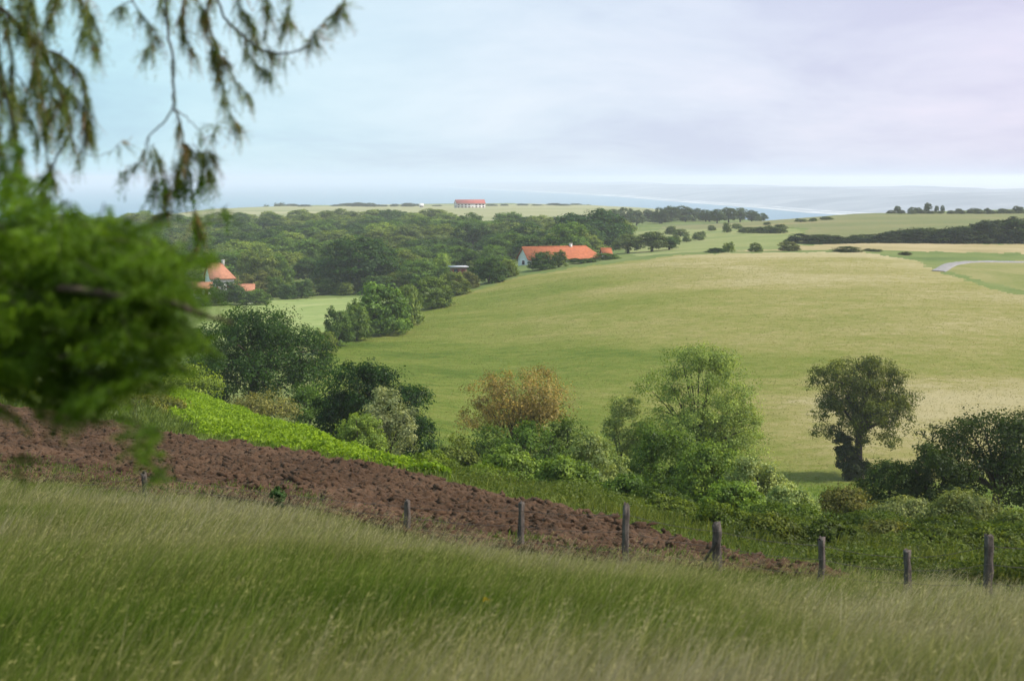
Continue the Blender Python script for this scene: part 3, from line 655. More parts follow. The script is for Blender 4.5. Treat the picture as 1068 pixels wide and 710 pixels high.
plant('shrub', 'low dark bramble behind the short fence post at right', 'shrub', 905, 52, 90, 566, BUSH, (.045,.072,.02), 49, 200, 60, .11, .09, stem='stems', leafname='foliage')
plant('shrub', 'low dark nettle clump beyond the thick braced post', 'shrub', 815, 52, 100, 556, BUSH, (.05,.085,.022), 50, 200, 60, .11, .09, stem='stems', leafname='foliage')

# ------------------------------------------------------------------ far trees: a few crowns shared by many trees
TREE_SHAPES = [
  [(0,0,.62,.82,.82,.36),(-.45,.1,.42,.52,.5,.36),(.45,-.1,.42,.52,.5,.36),(.05,-.3,.3,.75,.6,.3)],
  [(0,0,.70,.6,.6,.30),(-.35,0,.45,.55,.55,.36),(.4,0,.4,.55,.5,.36),(0,-.3,.28,.8,.6,.28)],
  [(-.35,0,.58,.6,.7,.36),(.38,0,.64,.58,.6,.36),(0,-.3,.36,.85,.6,.36),(.6,0,.32,.38,.4,.3)],
  [(0,0,.55,.85,.85,.43),(.2,-.4,.36,.7,.5,.36),(-.5,-.2,.32,.48,.45,.3)],
  [(.1,0,.76,.45,.5,.24),(-.3,.1,.6,.5,.5,.3),(.35,0,.45,.55,.5,.34),(-.2,-.3,.32,.8,.6,.32)]]
PROTO = []
for q, shp in enumerate(TREE_SHAPES):
    rng = np.random.default_rng(100+q)
    L = np.array(shp)*np.array([.5,.5,1,.5,.5,1])
    v, t, cc = crown_cloud(rng, L, 190, 44, .045, .09, inner=.5, flat=.8, under=-.6)
    m = Mesh(); m.leaves(v, t)
    tm = Mesh(); tm.tube([[0,0,-.15],[0,0,.1],[.01,0,.3],[0,0,.5]], [.045,.035,.03,.02], 7); limbs(rng, tm, np.array([0,0,.4]), cc, 8, .014)
    PROTO.append((m.build('crown', M_LEAF), tm.build('trunk', M_BARK, True)))
BPROTO = []
for q, shp in enumerate([BUSH+[(0,0,.2,1,.9,.2)], [(0,0,.45,.9,.85,.5),(.5,-.2,.3,.5,.45,.3),(0,0,.2,1,.9,.2)], [(-.3,0,.55,.6,.6,.42),(.4,0,.42,.58,.6,.42),(0,-.3,.3,.85,.6,.3),(0,0,.2,1,.9,.2)]]):
    rng = np.random.default_rng(150+q)
    L = np.array(shp)*np.array([.5,.5,1,.5,.5,1])
    v, t, cc = crown_cloud(rng, L, 150, 50, .055, .10, inner=.5, flat=.85, under=-.7)
    v[:,2] = np.maximum(v[:,2], .0)
    m = Mesh(); m.leaves(v, t)
    sm = Mesh()
    for k in range(4): sm.tube(bezier([0,0,-.1],[0,0,.2],cc[k*7],6), np.linspace(.02,.006,6), 5)
    BPROTO.append((m.build('foliage', M_LEAF), sm.build('stems', M_BARK, True)))
PICK = random.Random(5)
def far_plant(label, px, d, wpx, top, color, group=None, bush=False, name=None, min_h=2.0):
    g = ground(px, d); w = (1.1 if bush else 1.12)*wpx/F*d; h = max(-(top-1-HY)/F*d-g[2], min_h)
    a, b = (BPROTO if bush else PROTO)[PICK.randrange(3 if bush else 5)]
    root = thing(name or ('shrub' if bush else 'tree'), label, 'shrub' if bush else 'tree', tuple(g), group, PICK.uniform(0, 6.28))
    root.scale = (w*PICK.uniform(.9,1.15), w*PICK.uniform(.9,1.15), h*PICK.uniform(.94,1.04))
    c = link('foliage' if bush else 'crown', a, root); k = .88+.24*PICK.random(); c.color = (color[0]*k*1.5, color[1]*k*1.7, color[2]*k*1.1, 1)
    link('stems' if bush else 'trunk', b, root)
    return root
GREEN_D = (.034,.060,.020); GREEN_M = (.062,.098,.028); OLIVE = (.098,.118,.036); GREYG = (.082,.10,.05); LIME = (.13,.17,.045)
# the wood across the valley
WOOD = [('dark green round tree in the far wood', GREEN_D), ('mid green leafy tree in the far wood', GREEN_M), ('olive green tree in the far wood', OLIVE), ('dull grey-green tree in the far wood', GREYG), ('light yellow-green tree in the far wood', (.12,.15,.045))]
d = 452.0
while d < 1010:
    x0, x1 = (-70-CX)/F*d, ((640 if d < 720 else (560 if d < 800 else 470))-CX)/F*d
    x = x0+PICK.uniform(0, 20)
    while x < x1:
        dd = d+PICK.uniform(-12, 12); xx = x+PICK.uniform(-6, 6); px = CX+F*xx/dd
        clear = (px > 500 and dd < 500) or (195 < px < 345 and dd < 500) or (340 < px < 420 and dd < 475) or (px > 455 and dd < 480)
        if not clear:
            k = PICK.choices(range(5), [4,5,4,2,1])[0]
            hh = PICK.uniform(8.5, 14.5)*(.82 if dd > 800 else 1); gg = gz(xx, dd)
            far_plant(WOOD[k][0], px, dd, PICK.uniform(16, 25)/dd*F, HY-(gg+hh)/dd*F, WOOD[k][1], 'trees of the far wood')
        x += PICK.uniform(15, 23)
    d += 31
# single trees and bushes round the wood edge
for a in [
 ('large dark oak standing before the wood left of centre', 376, 455, 78, 249, (.020,.042,.013)),
 ('dense dark tree left of the large dark oak', 342, 470, 34, 268, GREEN_D),
 ('mid green tree right of the large dark oak', 436, 440, 44, 270, GREEN_M),
 ('yellow-green tree beside the flat-roofed shed', 462, 452, 22, 264, LIME),
 ('dark tree behind the flat-roofed shed', 491, 455, 26, 262, GREEN_D),
 ('mid green tree above the hedge left of the farmhouse', 515, 505, 34, 256, GREEN_M),
 ('large dark oak behind the long farmhouse', 615, 600, 62, 221, (.024,.05,.02)),
 ('dark tree left behind the long farmhouse', 568, 560, 40, 240, GREEN_D),
 ('dull green tree behind the farmhouse ridge', 596, 520, 34, 245, GREYG),
 ('grey-green tree right of the small orange roof', 655, 505, 36, 244, GREYG),
 ('olive spreading tree in the clump right of the farmhouse', 680, 500, 36, 241, (.07,.085,.04)),
 ('dark tree at the right end of the clump beyond the farmhouse', 698, 505, 26, 247, GREEN_D),
 ('mid green tree just above the light green slope', 268, 470, 40, 262, OLIVE),
 ('tall mid green tree right of the orange hipped roof', 291, 480, 30, 264, GREEN_M),
 ('grey tree alone on the cliff pasture', 580, 980, 22, 227, (.05,.07,.05)),
 ('grey-green trees edge standing left on the cliff pasture', 541, 960, 26, 227, (.05,.07,.05)),
]: far_plant(*a)
for a in [
 ('rounded bush at the right end of the light green slope', 314, 432, 26, 291, GREEN_D),
 ('green bush below the low pink shed roof', 266, 402, 34, 302, GREEN_M),
 ('dark green bush hiding the orange-roofed house', 236, 404, 36, 289, GREEN_D),
 ('brownish bush between orange roof and wood', 262, 440, 40, 281, (.085,.085,.035)),
 ('small dark bush left of the rounded bush', 300, 428, 16, 296, GREEN_D),
 ('grey leafy bush at the left foot of the light slope', 214, 405, 34, 306, GREYG),
 ('low green bush at the lower end of the hedge', 338, 250, 26, 343, OLIVE),
 ('dark rounded bush at the lower end of the hedge', 352, 262, 28, 317, (.06,.095,.03)),
 ('light green bush second from the lower hedge end', 372, 272, 36, 310, (.085,.12,.038)),
 ('largest rounded bush of the hedge along the hay field', 399, 284, 60, 293, (.07,.11,.032)),
 ('pale green bush right of the largest hedge bush', 426, 302, 36, 297, (.10,.13,.045)),
 ('olive bush in the middle of the hedge', 450, 334, 38, 288, (.085,.115,.035)),
 ('yellowish bush above the middle of the hedge', 472, 362, 32, 284, (.10,.12,.042)),
 ('small brownish bush at the upper part of the hedge', 489, 376, 20, 283, (.09,.09,.045)),
 ('big dark bush left of the farmhouse gable', 510, 384, 34, 266, (.042,.07,.025)),
 ('olive bush just left of the farmhouse gable', 530, 393, 24, 271, OLIVE),
 ('dark bush before the farmhouse front', 565, 404, 28, 263, GREEN_D),
 ('round olive bush before the middle of the farmhouse', 583, 410, 22, 261, (.065,.085,.03)),
 ('low dark hedge bush before the right farmhouse end', 607, 424, 34, 270, GREEN_D),
 ('green bush right of the farmhouse', 632, 440, 28, 265, GREEN_M),
 ('dark flat bush on the crest of the hay field', 747, 424, 22, 259, (.02,.045,.015)),
 ('small light bush beside the dark flat bush on the crest', 760, 428, 12, 253, OLIVE),
 ('small bush on the crest left of the brown bushes', 788, 430, 16, 254, GREYG),
 ('brownish bush on the crest of the hay field', 822, 434, 22, 252, (.085,.085,.05)),
 ('low dark bush standing alone on the hay field crest', 884, 425, 30, 258, (.05,.06,.025)),
 ('low bush patch right of the lone crest bush', 910, 430, 22, 261, (.05,.062,.026)),
 ('small dark bush by the left bend of the track', 944, 418, 14, 263, (.06,.062,.03)),
 ('small lone bush on the light pasture beyond the crest', 758, 640, 10, 233, GREYG),
 ('dark small bush left on the light pasture beyond the crest', 730, 600, 12, 242, GREYG),
]: far_plant(*a, bush=True, min_h=.8)
for k, px in enumerate(np.linspace(286, 524, 17)):
    if 470 < px < 490: continue
    far_plant('leafy bush along the lower edge of the far wood', float(px), 446+PICK.uniform(-6,8), PICK.uniform(22,34), float(np.interp(px,[286,330,400,524],[291,294,288,268]))+PICK.uniform(-3,4), [GREEN_M,OLIVE,GREYG,GREEN_D][k%4], 'bushes along the lower wood edge', True)
for k, px in enumerate([780, 792, 803, 814]):
    far_plant('low grey bush in the short hedge on the light pasture', px, 610-k*5, 18, 238-k, (.06,.075,.04), 'bushes of the short hedge on the pasture', True, min_h=1.2)
for k, px in enumerate(np.linspace(846, 1110, 17)):
    top = np.interp(px, [846,870,905,940,968,990,1040,1110], [247,249,249,244,239,240,231,230])+PICK.uniform(-2,2.5)
    far_plant('dark bush in the long hedge under the right hill', float(px), 512+PICK.uniform(-6,10), PICK.uniform(38,56), float(top)-2, [(.017,.027,.014),(.028,.04,.018),(.022,.03,.016)][k%3], 'bushes of the long dark hedge', True)
for px, w, top in [(936,7,216.5),(952,9,217.5),(958,8,218),(968,8,213.5),(977,5,216.5),(983,5,215.5),(1000,10,219.5),(1016,14,219),(1030,10,219),(1046,14,219.5),(1062,10,217)]:
    far_plant('small grey tree on the skyline of the right hill', px, 845, w, top-1, (.05,.062,.045), 'trees on the right skyline', min_h=1.5)
for k, px in enumerate(np.linspace(930, 1085, 16)):
    far_plant('low bush in the thin hedge on the right skyline', float(px), 838+PICK.uniform(-6,6), PICK.uniform(8,13), 220.3+PICK.uniform(-.8,.8), (.06,.068,.042), 'bushes of the skyline hedge', True, min_h=1.0)
for k, (px, d_, w, top) in enumerate([(705,560,12,245),(716,566,9,246),(728,572,12,244.5),(742,700,10,236),(768,690,12,234),(800,720,9,232),(835,740,12,228.5),(848,735,10,228),(862,760,14,226.5),(690,540,14,248),(870,530,14,246),(826,520,16,249),(710,640,16,239.5),(700,690,14,236.5)]):
    far_plant('small grey-green bush dotted over the pale slope beyond the hay field', px, d_, w, top, GREYG, 'bushes dotted over the pale slope', True, min_h=.9)
for px, w, top in [(640,16,219),(652,18,217),(664,14,219),(676,16,220),(688,14,218),(700,16,216),(712,20,215.5),(724,14,219),(736,16,220),(748,16,218),(760,16,217.5),(772,16,218),(784,16,221),(794,12,223),(668,18,226),(690,20,227),(715,18,226),(740,18,226),(648,20,228),(625,14,222)]:
    far_plant('dull green tree of the grove before the sea', px, 940+PICK.uniform(-40,60), w*1.25, top, (.045,.06,.04), 'trees of the grove before the sea')
for px, w, top in [(280,14,213.5),(292,16,213),(304,12,214),(318,10,214.5),(352,10,214.5),(362,14,213),(374,16,212.5),(386,12,213),(398,10,214.5),(412,8,214),(425,12,213),(432,10,213.5),(456,8,215),(512,10,214),(526,8,214),(545,10,213.5),(578,14,213),(588,12,214),(600,10,215),(612,12,214.5),(560,10,214.5)]:
    far_plant('low grey bush along the cliff edge before the sea', px, 1900+PICK.uniform(-40,40), w*1.3, top-.3, (.045,.06,.05), 'bushes along the cliff edge', True)

# ------------------------------------------------------------------ houses
def plain(name, col, rough=.85):
    N = NT(name); f = N.noise(1.3, 5, .6, N.pos()); c = np.array(col)
    N.principled(N.ramp(f, [(.3, tuple(c*.82)), (.7, tuple(np.minimum(c*1.1,1)))]), rough); return N.m
def tiles(name, col):
    N = NT(name); tc = N.n('ShaderNodeTexCoord'); w = N.n('ShaderNodeTexWave', wave_type='BANDS', bands_direction='X'); w.inputs['Scale'].default_value = 1.6; w.inputs['Distortion'].default_value = .4
    N.l(tc.outputs['Object'], w.inputs['Vector']); f = N.noise(1.1, 5, .65, N.pos()); c = np.array(col)
    N.principled(N.ramp(f, [(.3, tuple(c*.72)), (.7, tuple(c*1.12))]), .85, w.outputs['Fac'], .5, .06); return N.m
M_WHITE = plain('whitewash', (.72,.70,.66)); M_TILE = tiles('orange_tiles', (.42,.135,.062)); M_TILEP = tiles('pale_orange_tiles', (.44,.20,.12)); M_TILER = tiles('red_tiles', (.42,.12,.10))
M_BRICK = plain('brown_brick', (.22,.12,.085)); M_GREYR = plain('grey_sheet', (.42,.43,.45), .6); M_TIMBER = plain('dark_timber', (.06,.035,.03)); M_SHUT = plain('shutter_paint', (.22,.05,.04))
def gm():
    N = NT('window_glass'); N.principled((.03,.04,.05), .1, spec=.5); return N.m
M_GLASS = gm()
def house(name, label, px, base_py, d, L, Wd, wh, rh, rz, roofm, wallm=None, hipl=0, hipr=0, wins=4, chimney=True, door=True, cat='house', flat=False, timber=False):
    p = at(px, base_py, d); root = thing(name, label, cat, tuple(p), None, math.radians(rz)); wallm = wallm or M_WHITE
    a, b = L/2, Wd/2
    m = Mesh(); m.box((-a,-b,-2.5), (a,b,wh))
    if not flat:
        for s, hip in ((-1,hipl),(1,hipr)):
            if not hip:
                x = s*a; v = [(x,-b,wh),(x,b,wh),(x,0,wh+rh),(x,0,wh+rh)]
                m.add([(x-.15*s*0,-b,wh),(x,b,wh),(x,.12,wh+rh-.12),(x,-.12,wh+rh-.12)], [(0,1,2,3)])
                m.add([(x-.3*s,-b,wh),(x-.3*s,b,wh),(x-.3*s,.12,wh+rh-.12),(x-.3*s,-.12,wh+rh-.12)], [(0,1,2,3)])
    link('wall', m.build('wall', wallm), root)
    r = Mesh(); o = .55; t = .22; k = rh/b
    if flat:
        r.box((-a-o,-b-o,wh+.003), (a+o,b+o,wh+.3))
    else:
        zl = wh-o*k
        el, er = -a-o, a+o; rl, rr = -a-o+(hipl+o if hipl else 0), a+o-(hipr+o if hipr else 0)
        for s in (-1, 1):
            top = [(el,s*(b+o),zl+t),(er,s*(b+o),zl+t),(rr,0,wh+rh+t),(rl,0,wh+rh+t)]
            bot = [(x,y,z-t) for x,y,z in top]
            r.add(top+bot, [(0,1,2,3),(7,6,5,4),(0,4,5,1),(1,5,6,2),(3,7,4,0)])
        for e, rgd, hip in ((el,rl,hipl),(er,rr,hipr)):
            if hip: r.add([(e,-b-o,zl+t),(e,b+o,zl+t),(rgd,0,wh+rh+t),(rgd,0,wh+rh+t+.001),(e,-b-o,zl),(e,b+o,zl)], [(0,1,2,3),(0,4,5,1)])
        r.tube([(rl,0,wh+rh+t),((rl+rr)/2,0,wh+rh+t+.02),(rr,0,wh+rh+t)], [.16]*3, 6)
    roof = link('roof', r.build('roof', roofm), root)
    if chimney:
        c = Mesh(); c.box((a*.3-.4,-.35,wh+rh-.6), (a*.3+.4,.35,wh+rh+1.0)); c.box((a*.3-.5,-.45,wh+rh+1.003), (a*.3+.5,.45,wh+rh+1.15))
        link('chimney', c.build('chimney', wallm), roof)
    def window(x, y, z, w, h, face):
        fm = Mesh(); g = Mesh(); sh = Mesh()
        if face == 'f':
            fm.box((x-w/2-.08,y-.06,z-.08),(x+w/2+.08,y-.003,z)); fm.box((x-w/2-.08,y-.06,z+h),(x+w/2+.08,y-.003,z+h+.08))
            fm.box((x-w/2-.08,y-.06,z+.001),(x-w/2,y-.003,z+h-.001)); fm.box((x+w/2,y-.06,z+.001),(x+w/2+.08,y-.003,z+h-.001))
            g.box((x-w/2+.002,y-.035,z+.002),(x+w/2-.002,y-.004,z+h-.002))
            sh.box((x-w-.1,y-.05,z),(x-w/2-.09,y-.004,z+h)); sh.box((x+w/2+.09,y-.05,z),(x+w+.1,y-.004,z+h))
        else:
            xx = x; fm.box((xx-.06,y-w/2-.08,z-.08),(xx-.003,y+w/2+.08,z)); fm.box((xx-.06,y-w/2-.08,z+h),(xx-.003,y+w/2+.08,z+h+.08))
            fm.box((xx-.06,y-w/2-.08,z+.001),(xx-.003,y-w/2,z+h-.001)); fm.box((xx-.06,y+w/2,z+.001),(xx-.003,y+w/2+.08,z+h-.001))
            g.box((xx-.035,y-w/2+.002,z+.002),(xx-.004,y+w/2-.002,z+h-.002))
            sh.box((xx-.05,y-w-.1,z),(xx-.004,y-w/2-.09,z+h)); sh.box((xx-.05,y+w/2+.09,z),(xx-.004,y+w+.1,z+h))
        f = link('window', fm.build('window', M_TIMBER), root); link('pane', g.build('pane', M_GLASS), f); link('shutter', sh.build('shutter', M_SHUT), f)
    for q in range(wins):
        x = -a+L*(q+.5)/wins
        if door and q == wins//2: continue
        window(x, -b, wh*.3 if wh < 4 else .9, 1.0, 1.2, 'f')
        if wh >= 4.5: window(x, -b, 3.2, 1.0, 1.2, 'f')
    if wins > 2: window(-a, 0, 1.0, 1.0, 1.2, 's')
    if door and wins:
        dm = Mesh(); x = -a+L*(wins//2+.5)/wins; dm.box((x-.5,-b-.05,0), (x+.5,-b-.004,2.1)); dr = link('door', dm.build('door', M_SHUT), root)
        hm = Mesh(); hm.box((x+.3,-b-.1,1.0), (x+.4,-b-.053,1.08)); link('handle', hm.build('handle', M_GREYR), dr)
    if timber:
        tm = Mesh()
        for y in np.linspace(-b, b, 6): tm.box((-a-.09,y-.12,0), (-a-.004,y+.12,wh))
        tm.box((-a-.12,-b,wh*.5), (-a-.095,b,wh*.5+.25)); tm.box((-a-.12,-b,wh-.2), (-a-.095,b,wh+.05))
        link('timber_frame', tm.build('timber_frame', M_SHUT), root)
    return root
house('farmhouse', 'long low farmhouse with bright orange roof behind the hay field', 584, 278, 462, 26, 9, 3.0, 3.4, 22, M_TILE, hipr=3.5, wins=6)
house('farm_cottage', 'small orange roof peeping out between trees right of the farmhouse', 632, 275, 475, 2.6, 4, 3.4, 1.6, 10, M_TILE, wins=2, chimney=False, door=False)
house('cliff_house', 'large white house with red roof alone on the cliff before the sea', 490, 217.2, 1600, 33, 13, 5.6, 3.8, 14, M_TILER, wins=8, timber=True)
house('hipped_house', 'house with a steep pale orange roof half hidden left of the wood', 229, 311, 430, 7.0, 8.5, 6.6, 4.0, 24, M_TILEP, hipr=3.0, wins=3)
house('white_outbuilding', 'small white outbuilding glimpsed left below the orange roof', 211, 309, 408, 4.8, 4, 2.6, 1.2, 12, M_TILEP, wins=2, chimney=False, cat='outbuilding')
house('low_shed', 'low shed with pale pink tiled roof among the bushes', 254, 310, 412, 5.6, 5, 2.2, 1.4, 8, M_TILEP, wins=2, chimney=False, cat='shed')
house('brick_shed', 'small brown shed with flat pale roof above the hedge', 478, 287.5, 425, 4.4, 3.6, 2.6, 0, 14, M_GREYR, M_BRICK, wins=2, chimney=False, cat='shed', flat=True)
house('white_cottage', 'tiny white cottage on the cliff edge left of the large house', 439.5, 216.3, 1750, 4.5, 5, 2.4, 2.2, 10, M_WHITE, wins=2, chimney=False, door=False)
# ------------------------------------------------------------------ wire fence at the lower edge of the meadow
def fence():
    posts = [(153,492,33.4),(425,523,30.2),(543,524,29.0),(653,527,28.1),(748,546,27.4),(856,561,26.7),(948,574,26.2),(1028,559,25.4),(1130,560,25.0),(40,508,35),(-70,500,37)]
    posts.sort()
    g0 = ground(653, 28.1)
    root = thing('wire_fence', 'old wire fence on weathered wooden posts between the tall grass and the ploughed earth', 'fence', tuple(g0))
    rng = np.random.default_rng(3); tops = []
    for k, (px, top, d) in enumerate(posts):
        g = ground(px, d); z1 = -(top-HY)/F*d; h = z1-g[2]
        big = px in (748, 1028)
        r = .078 if px == 1028 else (.095 if px == 748 else .06)
        lean = rng.normal(size=2)*.035
        if px == 1028: lean = np.array([.05, 0])
        n = 9; t = np.linspace(0,1,n)
        pts = np.column_stack([lean[0]*t*h+rng.normal(size=n)*.006, lean[1]*t*h+rng.normal(size=n)*.006, -.4+(h+.4)*t])+g-g0
        rad = r*(1.05-.12*t)*(1+rng.normal(size=n)*.04)
        pv, pf = tube(pts, rad, 12); ang = np.tile(np.arange(12), n)
        pv = pv+(pv-np.repeat(pts, 12, 0))*(.22*np.sin(ang*2.1+k*1.7)+.13*rng.normal(size=len(pv)))[:,None]
        pv[-12:,2] += rng.normal(size=12)*.022+np.linspace(-.02,.03,12)
        m = Mesh(); m.add(pv, pf)
        p = link('post', m.build('post', M_POST, True), root)
        tops.append((pts, g-g0, h))
        if px == 748:
            p['label'] = 'thick dark post with a slanting brace'
            b = Mesh(); b.tube([pts[-2]+[-.02,-.10,-.15], g-g0+np.array([-.42,-.22,.25])], [.03,.035], 7)
            link('brace', b.build('brace', M_POST, True), root)
        if px == 1028: p['label'] = 'tall thick post nearest the right edge'
    N = NT('rusty_wire'); N.principled((.10,.08,.07), .6, spec=.4)
    for fr in (.88,.62,.36):
        pl = []
        for (pts, g, h), nx in zip(tops, tops[1:]+[None]):
            a = g+np.array([0,-.08,h*fr]); pl.append(a)
            if nx is not None:
                b = nx[1]+np.array([0,-.08,nx[2]*fr])
                for t in (.25,.5,.75): pl.append(a+(b-a)*t-np.array([0,0,.05*math.sin(math.pi*t)]))
        m = Mesh(); m.tube(pl, [.005]*len(pl), 5); link('wire', m.build('wire', N.m), root)
fence()
# sapling by the fence
def sapling():
    g = ground(290, 31.3); root = thing('sapling', 'small sapling with a dark leafy head at the fence line left', 'sapling', tuple(g)); rng = np.random.default_rng(8)
    h = -(510-HY)/F*31.3-g[2]
    m = Mesh(); m.tube([[0,0,-.2],[.01,0,h*.4],[0,.01,h*.9]], [.035,.03,.015], 7); link('trunk', m.build('trunk', M_BARK, True), root)
    v, t, cc = crown_cloud(rng, [(0,0,h-.14,.16,.16,.17),(.05,0,h-.32,.11,.11,.1)], 40, 22, .07, .06, under=-.9)
    m = Mesh(); m.leaves(v, t); c = link('crown', m.build('crown', M_LEAF), root); c.color = (.035,.085,.02,1)
sapling()

# ------------------------------------------------------------------ tall meadow grass, scrub and bracken (ground cover)
def grass_mat():
    N = NT('tall_grass')
    a = N.n('ShaderNodeAttribute', attribute_name='tint'); r = N.n('ShaderNodeAttribute', attribute_name='ripe')
    c = N.ramp(r.outputs['Fac'], [(0,(.070,.130,.013)),(.3,(.152,.205,.027)),(.55,(.265,.27,.072)),(.78,(.38,.345,.14)),(1,(.45,.39,.24))])
    s = N.n('ShaderNodeVectorMath', operation='SCALE'); N.l(c, s.inputs[0]); N.l(a.outputs['Fac'], s.inputs['Scale'])
    d = N.n('ShaderNodeBsdfDiffuse'); N.l(s.outputs[0], d.inputs[0]); t = N.n('ShaderNodeBsdfTranslucent'); N.l(s.outputs[0], t.inputs[0])
    m = N.n('ShaderNodeMixShader'); m.inputs[0].default_value = .35; N.l(d.outputs[0], m.inputs[1]); N.l(t.outputs[0], m.inputs[2]); N.l(m.outputs[0], N.out.inputs['Surface'])
    return N.m
def meadow_grass():
    rng = np.random.default_rng(21); n = 380000
    d0, d1 = 7.5, 39.0
    d = d0+(d1-d0)*rng.random(n)**.72
    px = rng.uniform(-130, 1200, n)
    lim = np.interp(px, [-500,0,200,330,430,530,720,850,1068,1300], [38,37,34,32,30.3,29.2,28.8,28.2,27.5,27.5])
    k = d < lim+(fbm(px/28., d/2, 33)-.5)*4.5+rng.exponential(.9, n)-.6; d = d[k]; px = px[k]; n = len(d)
    x = (px-CX)/F*d; z = height(x, d)
    cl = fbm(x/1.1, d/1.1, 30, 3); big = fbm(x/5., d/5., 31, 3)
    h = (.30+.42*rng.random(n))*(.55+.9*cl)
    h *= np.interp(d/lim[k], [.25,.5,.72,.9,1.0], [1.0,.92,.68,.5,.40])
    w = (.0032+.0038*rng.random(n))*np.interp(d, [8,30], [.8,1.5])
    side = px/1068.
    ripe = -.02+.32*side+1.05*(big-.45)+.22*rng.random(n)+.5*(cl-.5)*0+np.interp(d, [8,13,19,30], [.14,.13,.15,.20])
    stalk = rng.random(n) < .13
    h[stalk] *= np.interp((d/lim[k])[stalk], [.5,1.0], [1.25,1.75]); ripe[stalk] += .32; w[stalk] *= .6
    wind = .42+.5*fbm(x/2.5, d/2.5, 34, 2)
    az = rng.normal(size=n)*.7
    lx = wind*(.6+.7*rng.random(n))*np.cos(az)*.8; ly = wind*np.sin(az)*.7
    wa = rng.uniform(0, np.pi, n); wx = np.cos(wa)*w; wy = np.sin(wa)*w*.5
    base = np.stack([x,d,z-.02],-1); mid = base+np.stack([lx*h*.22, ly*h*.22, h*.55],-1); tip = base+np.stack([lx*h*.85, ly*h*.85, h*.93],-1)
    W = np.stack([wx,wy,0*wx],-1)
    v = np.stack([base-W, base+W, mid-W*.85, mid+W*.85, tip-W*.15, tip+W*.15], 1).reshape(-1,3)
    i = np.arange(n)[:,None]*6; f = np.concatenate([i+np.array([[0,1,3,2]]), i+np.array([[2,3,5,4]])], 1).reshape(-1,4)
    t = (.7+.6*rng.random(n))
    tint = np.repeat(t, 6); rp = np.repeat(ripe, 6)+np.tile([-.12,-.12,0,0,.1,.1], n)
    # feathery seed heads on the stalks
    s = np.where(stalk)[0]; s = s[rng.random(len(s)) < .8]
    hd = unit(tip[s]-mid[s]+np.array([.12,0,0])); L = .05+.07*rng.random(len(s))
    hv = []; 
    for q in range(3):
        c = tip[s]+hd*L[:,None]*(.15+.3*q)+rng.normal(size=(len(s),3))*.008
        hv.append(leaf_quads(rng, c, rng.normal(size=(len(s),3)), L*.5, .12, hd))
    hv = np.concatenate(hv); nh = len(hv)//4
    f2 = np.arange(nh*4).reshape(-1,4)+len(v)
    v = np.vstack([v, hv]); f = np.vstack([f, f2])
    tint = np.concatenate([tint, np.repeat(np.tile(t[s],3),4)]); rp = np.concatenate([rp, np.repeat(np.tile(np.clip(ripe[s]+.06,.35,.85),3),4)])
    me = mesh_from('grass', v, f, 4, tint, grass_mat())
    a = me.attributes.new('ripe', 'FLOAT', 'POINT'); a.data.foreach_set('value', np.clip(rp,0,1).astype(np.float32))
    o = link('grass', me); o['kind'] = 'stuff'; o['label'] = 'tall wind-blown meadow grass with pale seed heads in the foreground'; o['category'] = 'grass'
meadow_grass()
def scatter(name, label, cat, poly, n, seed, leaf, hmax, color, dpow=1.0, upright=0.0, mound=3.0, trans=None, lo=.02, aspect=.5, thin=None):
    rng = np.random.default_rng(seed); P = np.array(poly, float)
    px = rng.uniform(P[:,0].min(), P[:,0].max(), n*2); d = P[:,1].min()+(P[:,1].max()-P[:,1].min())*rng.random(n*2)**dpow
    k = inside(px+(rng.random(n*2)-.5)*6, d, poly); px = px[k][:n]; d = d[k][:n]; n = len(d)
    x = (px-CX)/F*d; m = fbm(x/mound, d/mound, seed, 3)
    if thin is not None:
        k = m > thin*(.8+.4*rng.random(n)); x = x[k]; d = d[k]; m = m[k]; n = len(x)
    hh = hmax*np.clip((m-.25)*2, .12, 1.2)
    z = height(x, d)+lo+hh*rng.random(n)**.6
    nrm = rng.normal(size=(n,3))*.6+np.array([0,-.15,.7])
    if upright: axis = np.tile([.25,0,1.0], (n,1)); nrm = rng.normal(size=(n,3))*np.array([1,1,.3])
    else: axis = None
    v = leaf_quads(rng, np.stack([x,d,z],-1), nrm, leaf*(.6+.8*rng.random(n)), aspect, axis)
    t = (.7+.6*rng.random(n))*(.8+.4*fbm(x/1.2, d/1.2, seed+5, 2))
    if name == 'hay': t = (.86+.28*rng.random(n))*np.clip(.62+.0028*x+.0011*(d-160)+.75*(fbm(x/45, d/22, 90, 3)-.5)+.35*(fbm(x/9, d/4, 92, 3)-.5), .4, 1.5)
    t = np.repeat(t, 4)
    me = mesh_from(name, v, np.arange(len(v)).reshape(-1,4), 4, t, M_LEAF)
    o = link(name, me); o.color = (*color, 1); o['kind'] = 'stuff'; o['label'] = label; o['category'] = cat; return o
scatter('bracken', 'bright yellow-green bracken covering the bank', 'bracken', REG['bracken_bank'], 100000, 41, .18, .60, (.185,.285,.018), 1.3, mound=1.1)
scatter('grass_fringe', 'rough grass along the far edge of the ploughed earth', 'grass', [(-300,83),(0,73),(110,68),(200,61),(330,49.5),(430,45.6),(530,41.6),(600,38.6),(720,33.8),(850,29.4),(885,28.0),(1100,27),(1100,31),(900,31),(850,32),(720,37),(600,43),(530,46),(430,49.5),(330,54.5),(200,68),(110,76),(-300,96)], 60000, 42, .30, .30, (.13,.17,.05), 1.0, 1.0, mound=1.2, aspect=.10)
scatter('undergrowth', 'green brambles and nettles filling the ground between the ploughed earth and the valley trees', 'undergrowth', [(425,49),(470,47.5),(530,44.5),(600,41),(720,36),(850,31.4),(1000,29),(1160,28),(1160,70),(900,82),(720,97),(600,104),(430,108),(420,60)], 190000, 43, .095, .75, (.082,.115,.020), 1.5, mound=2.6)
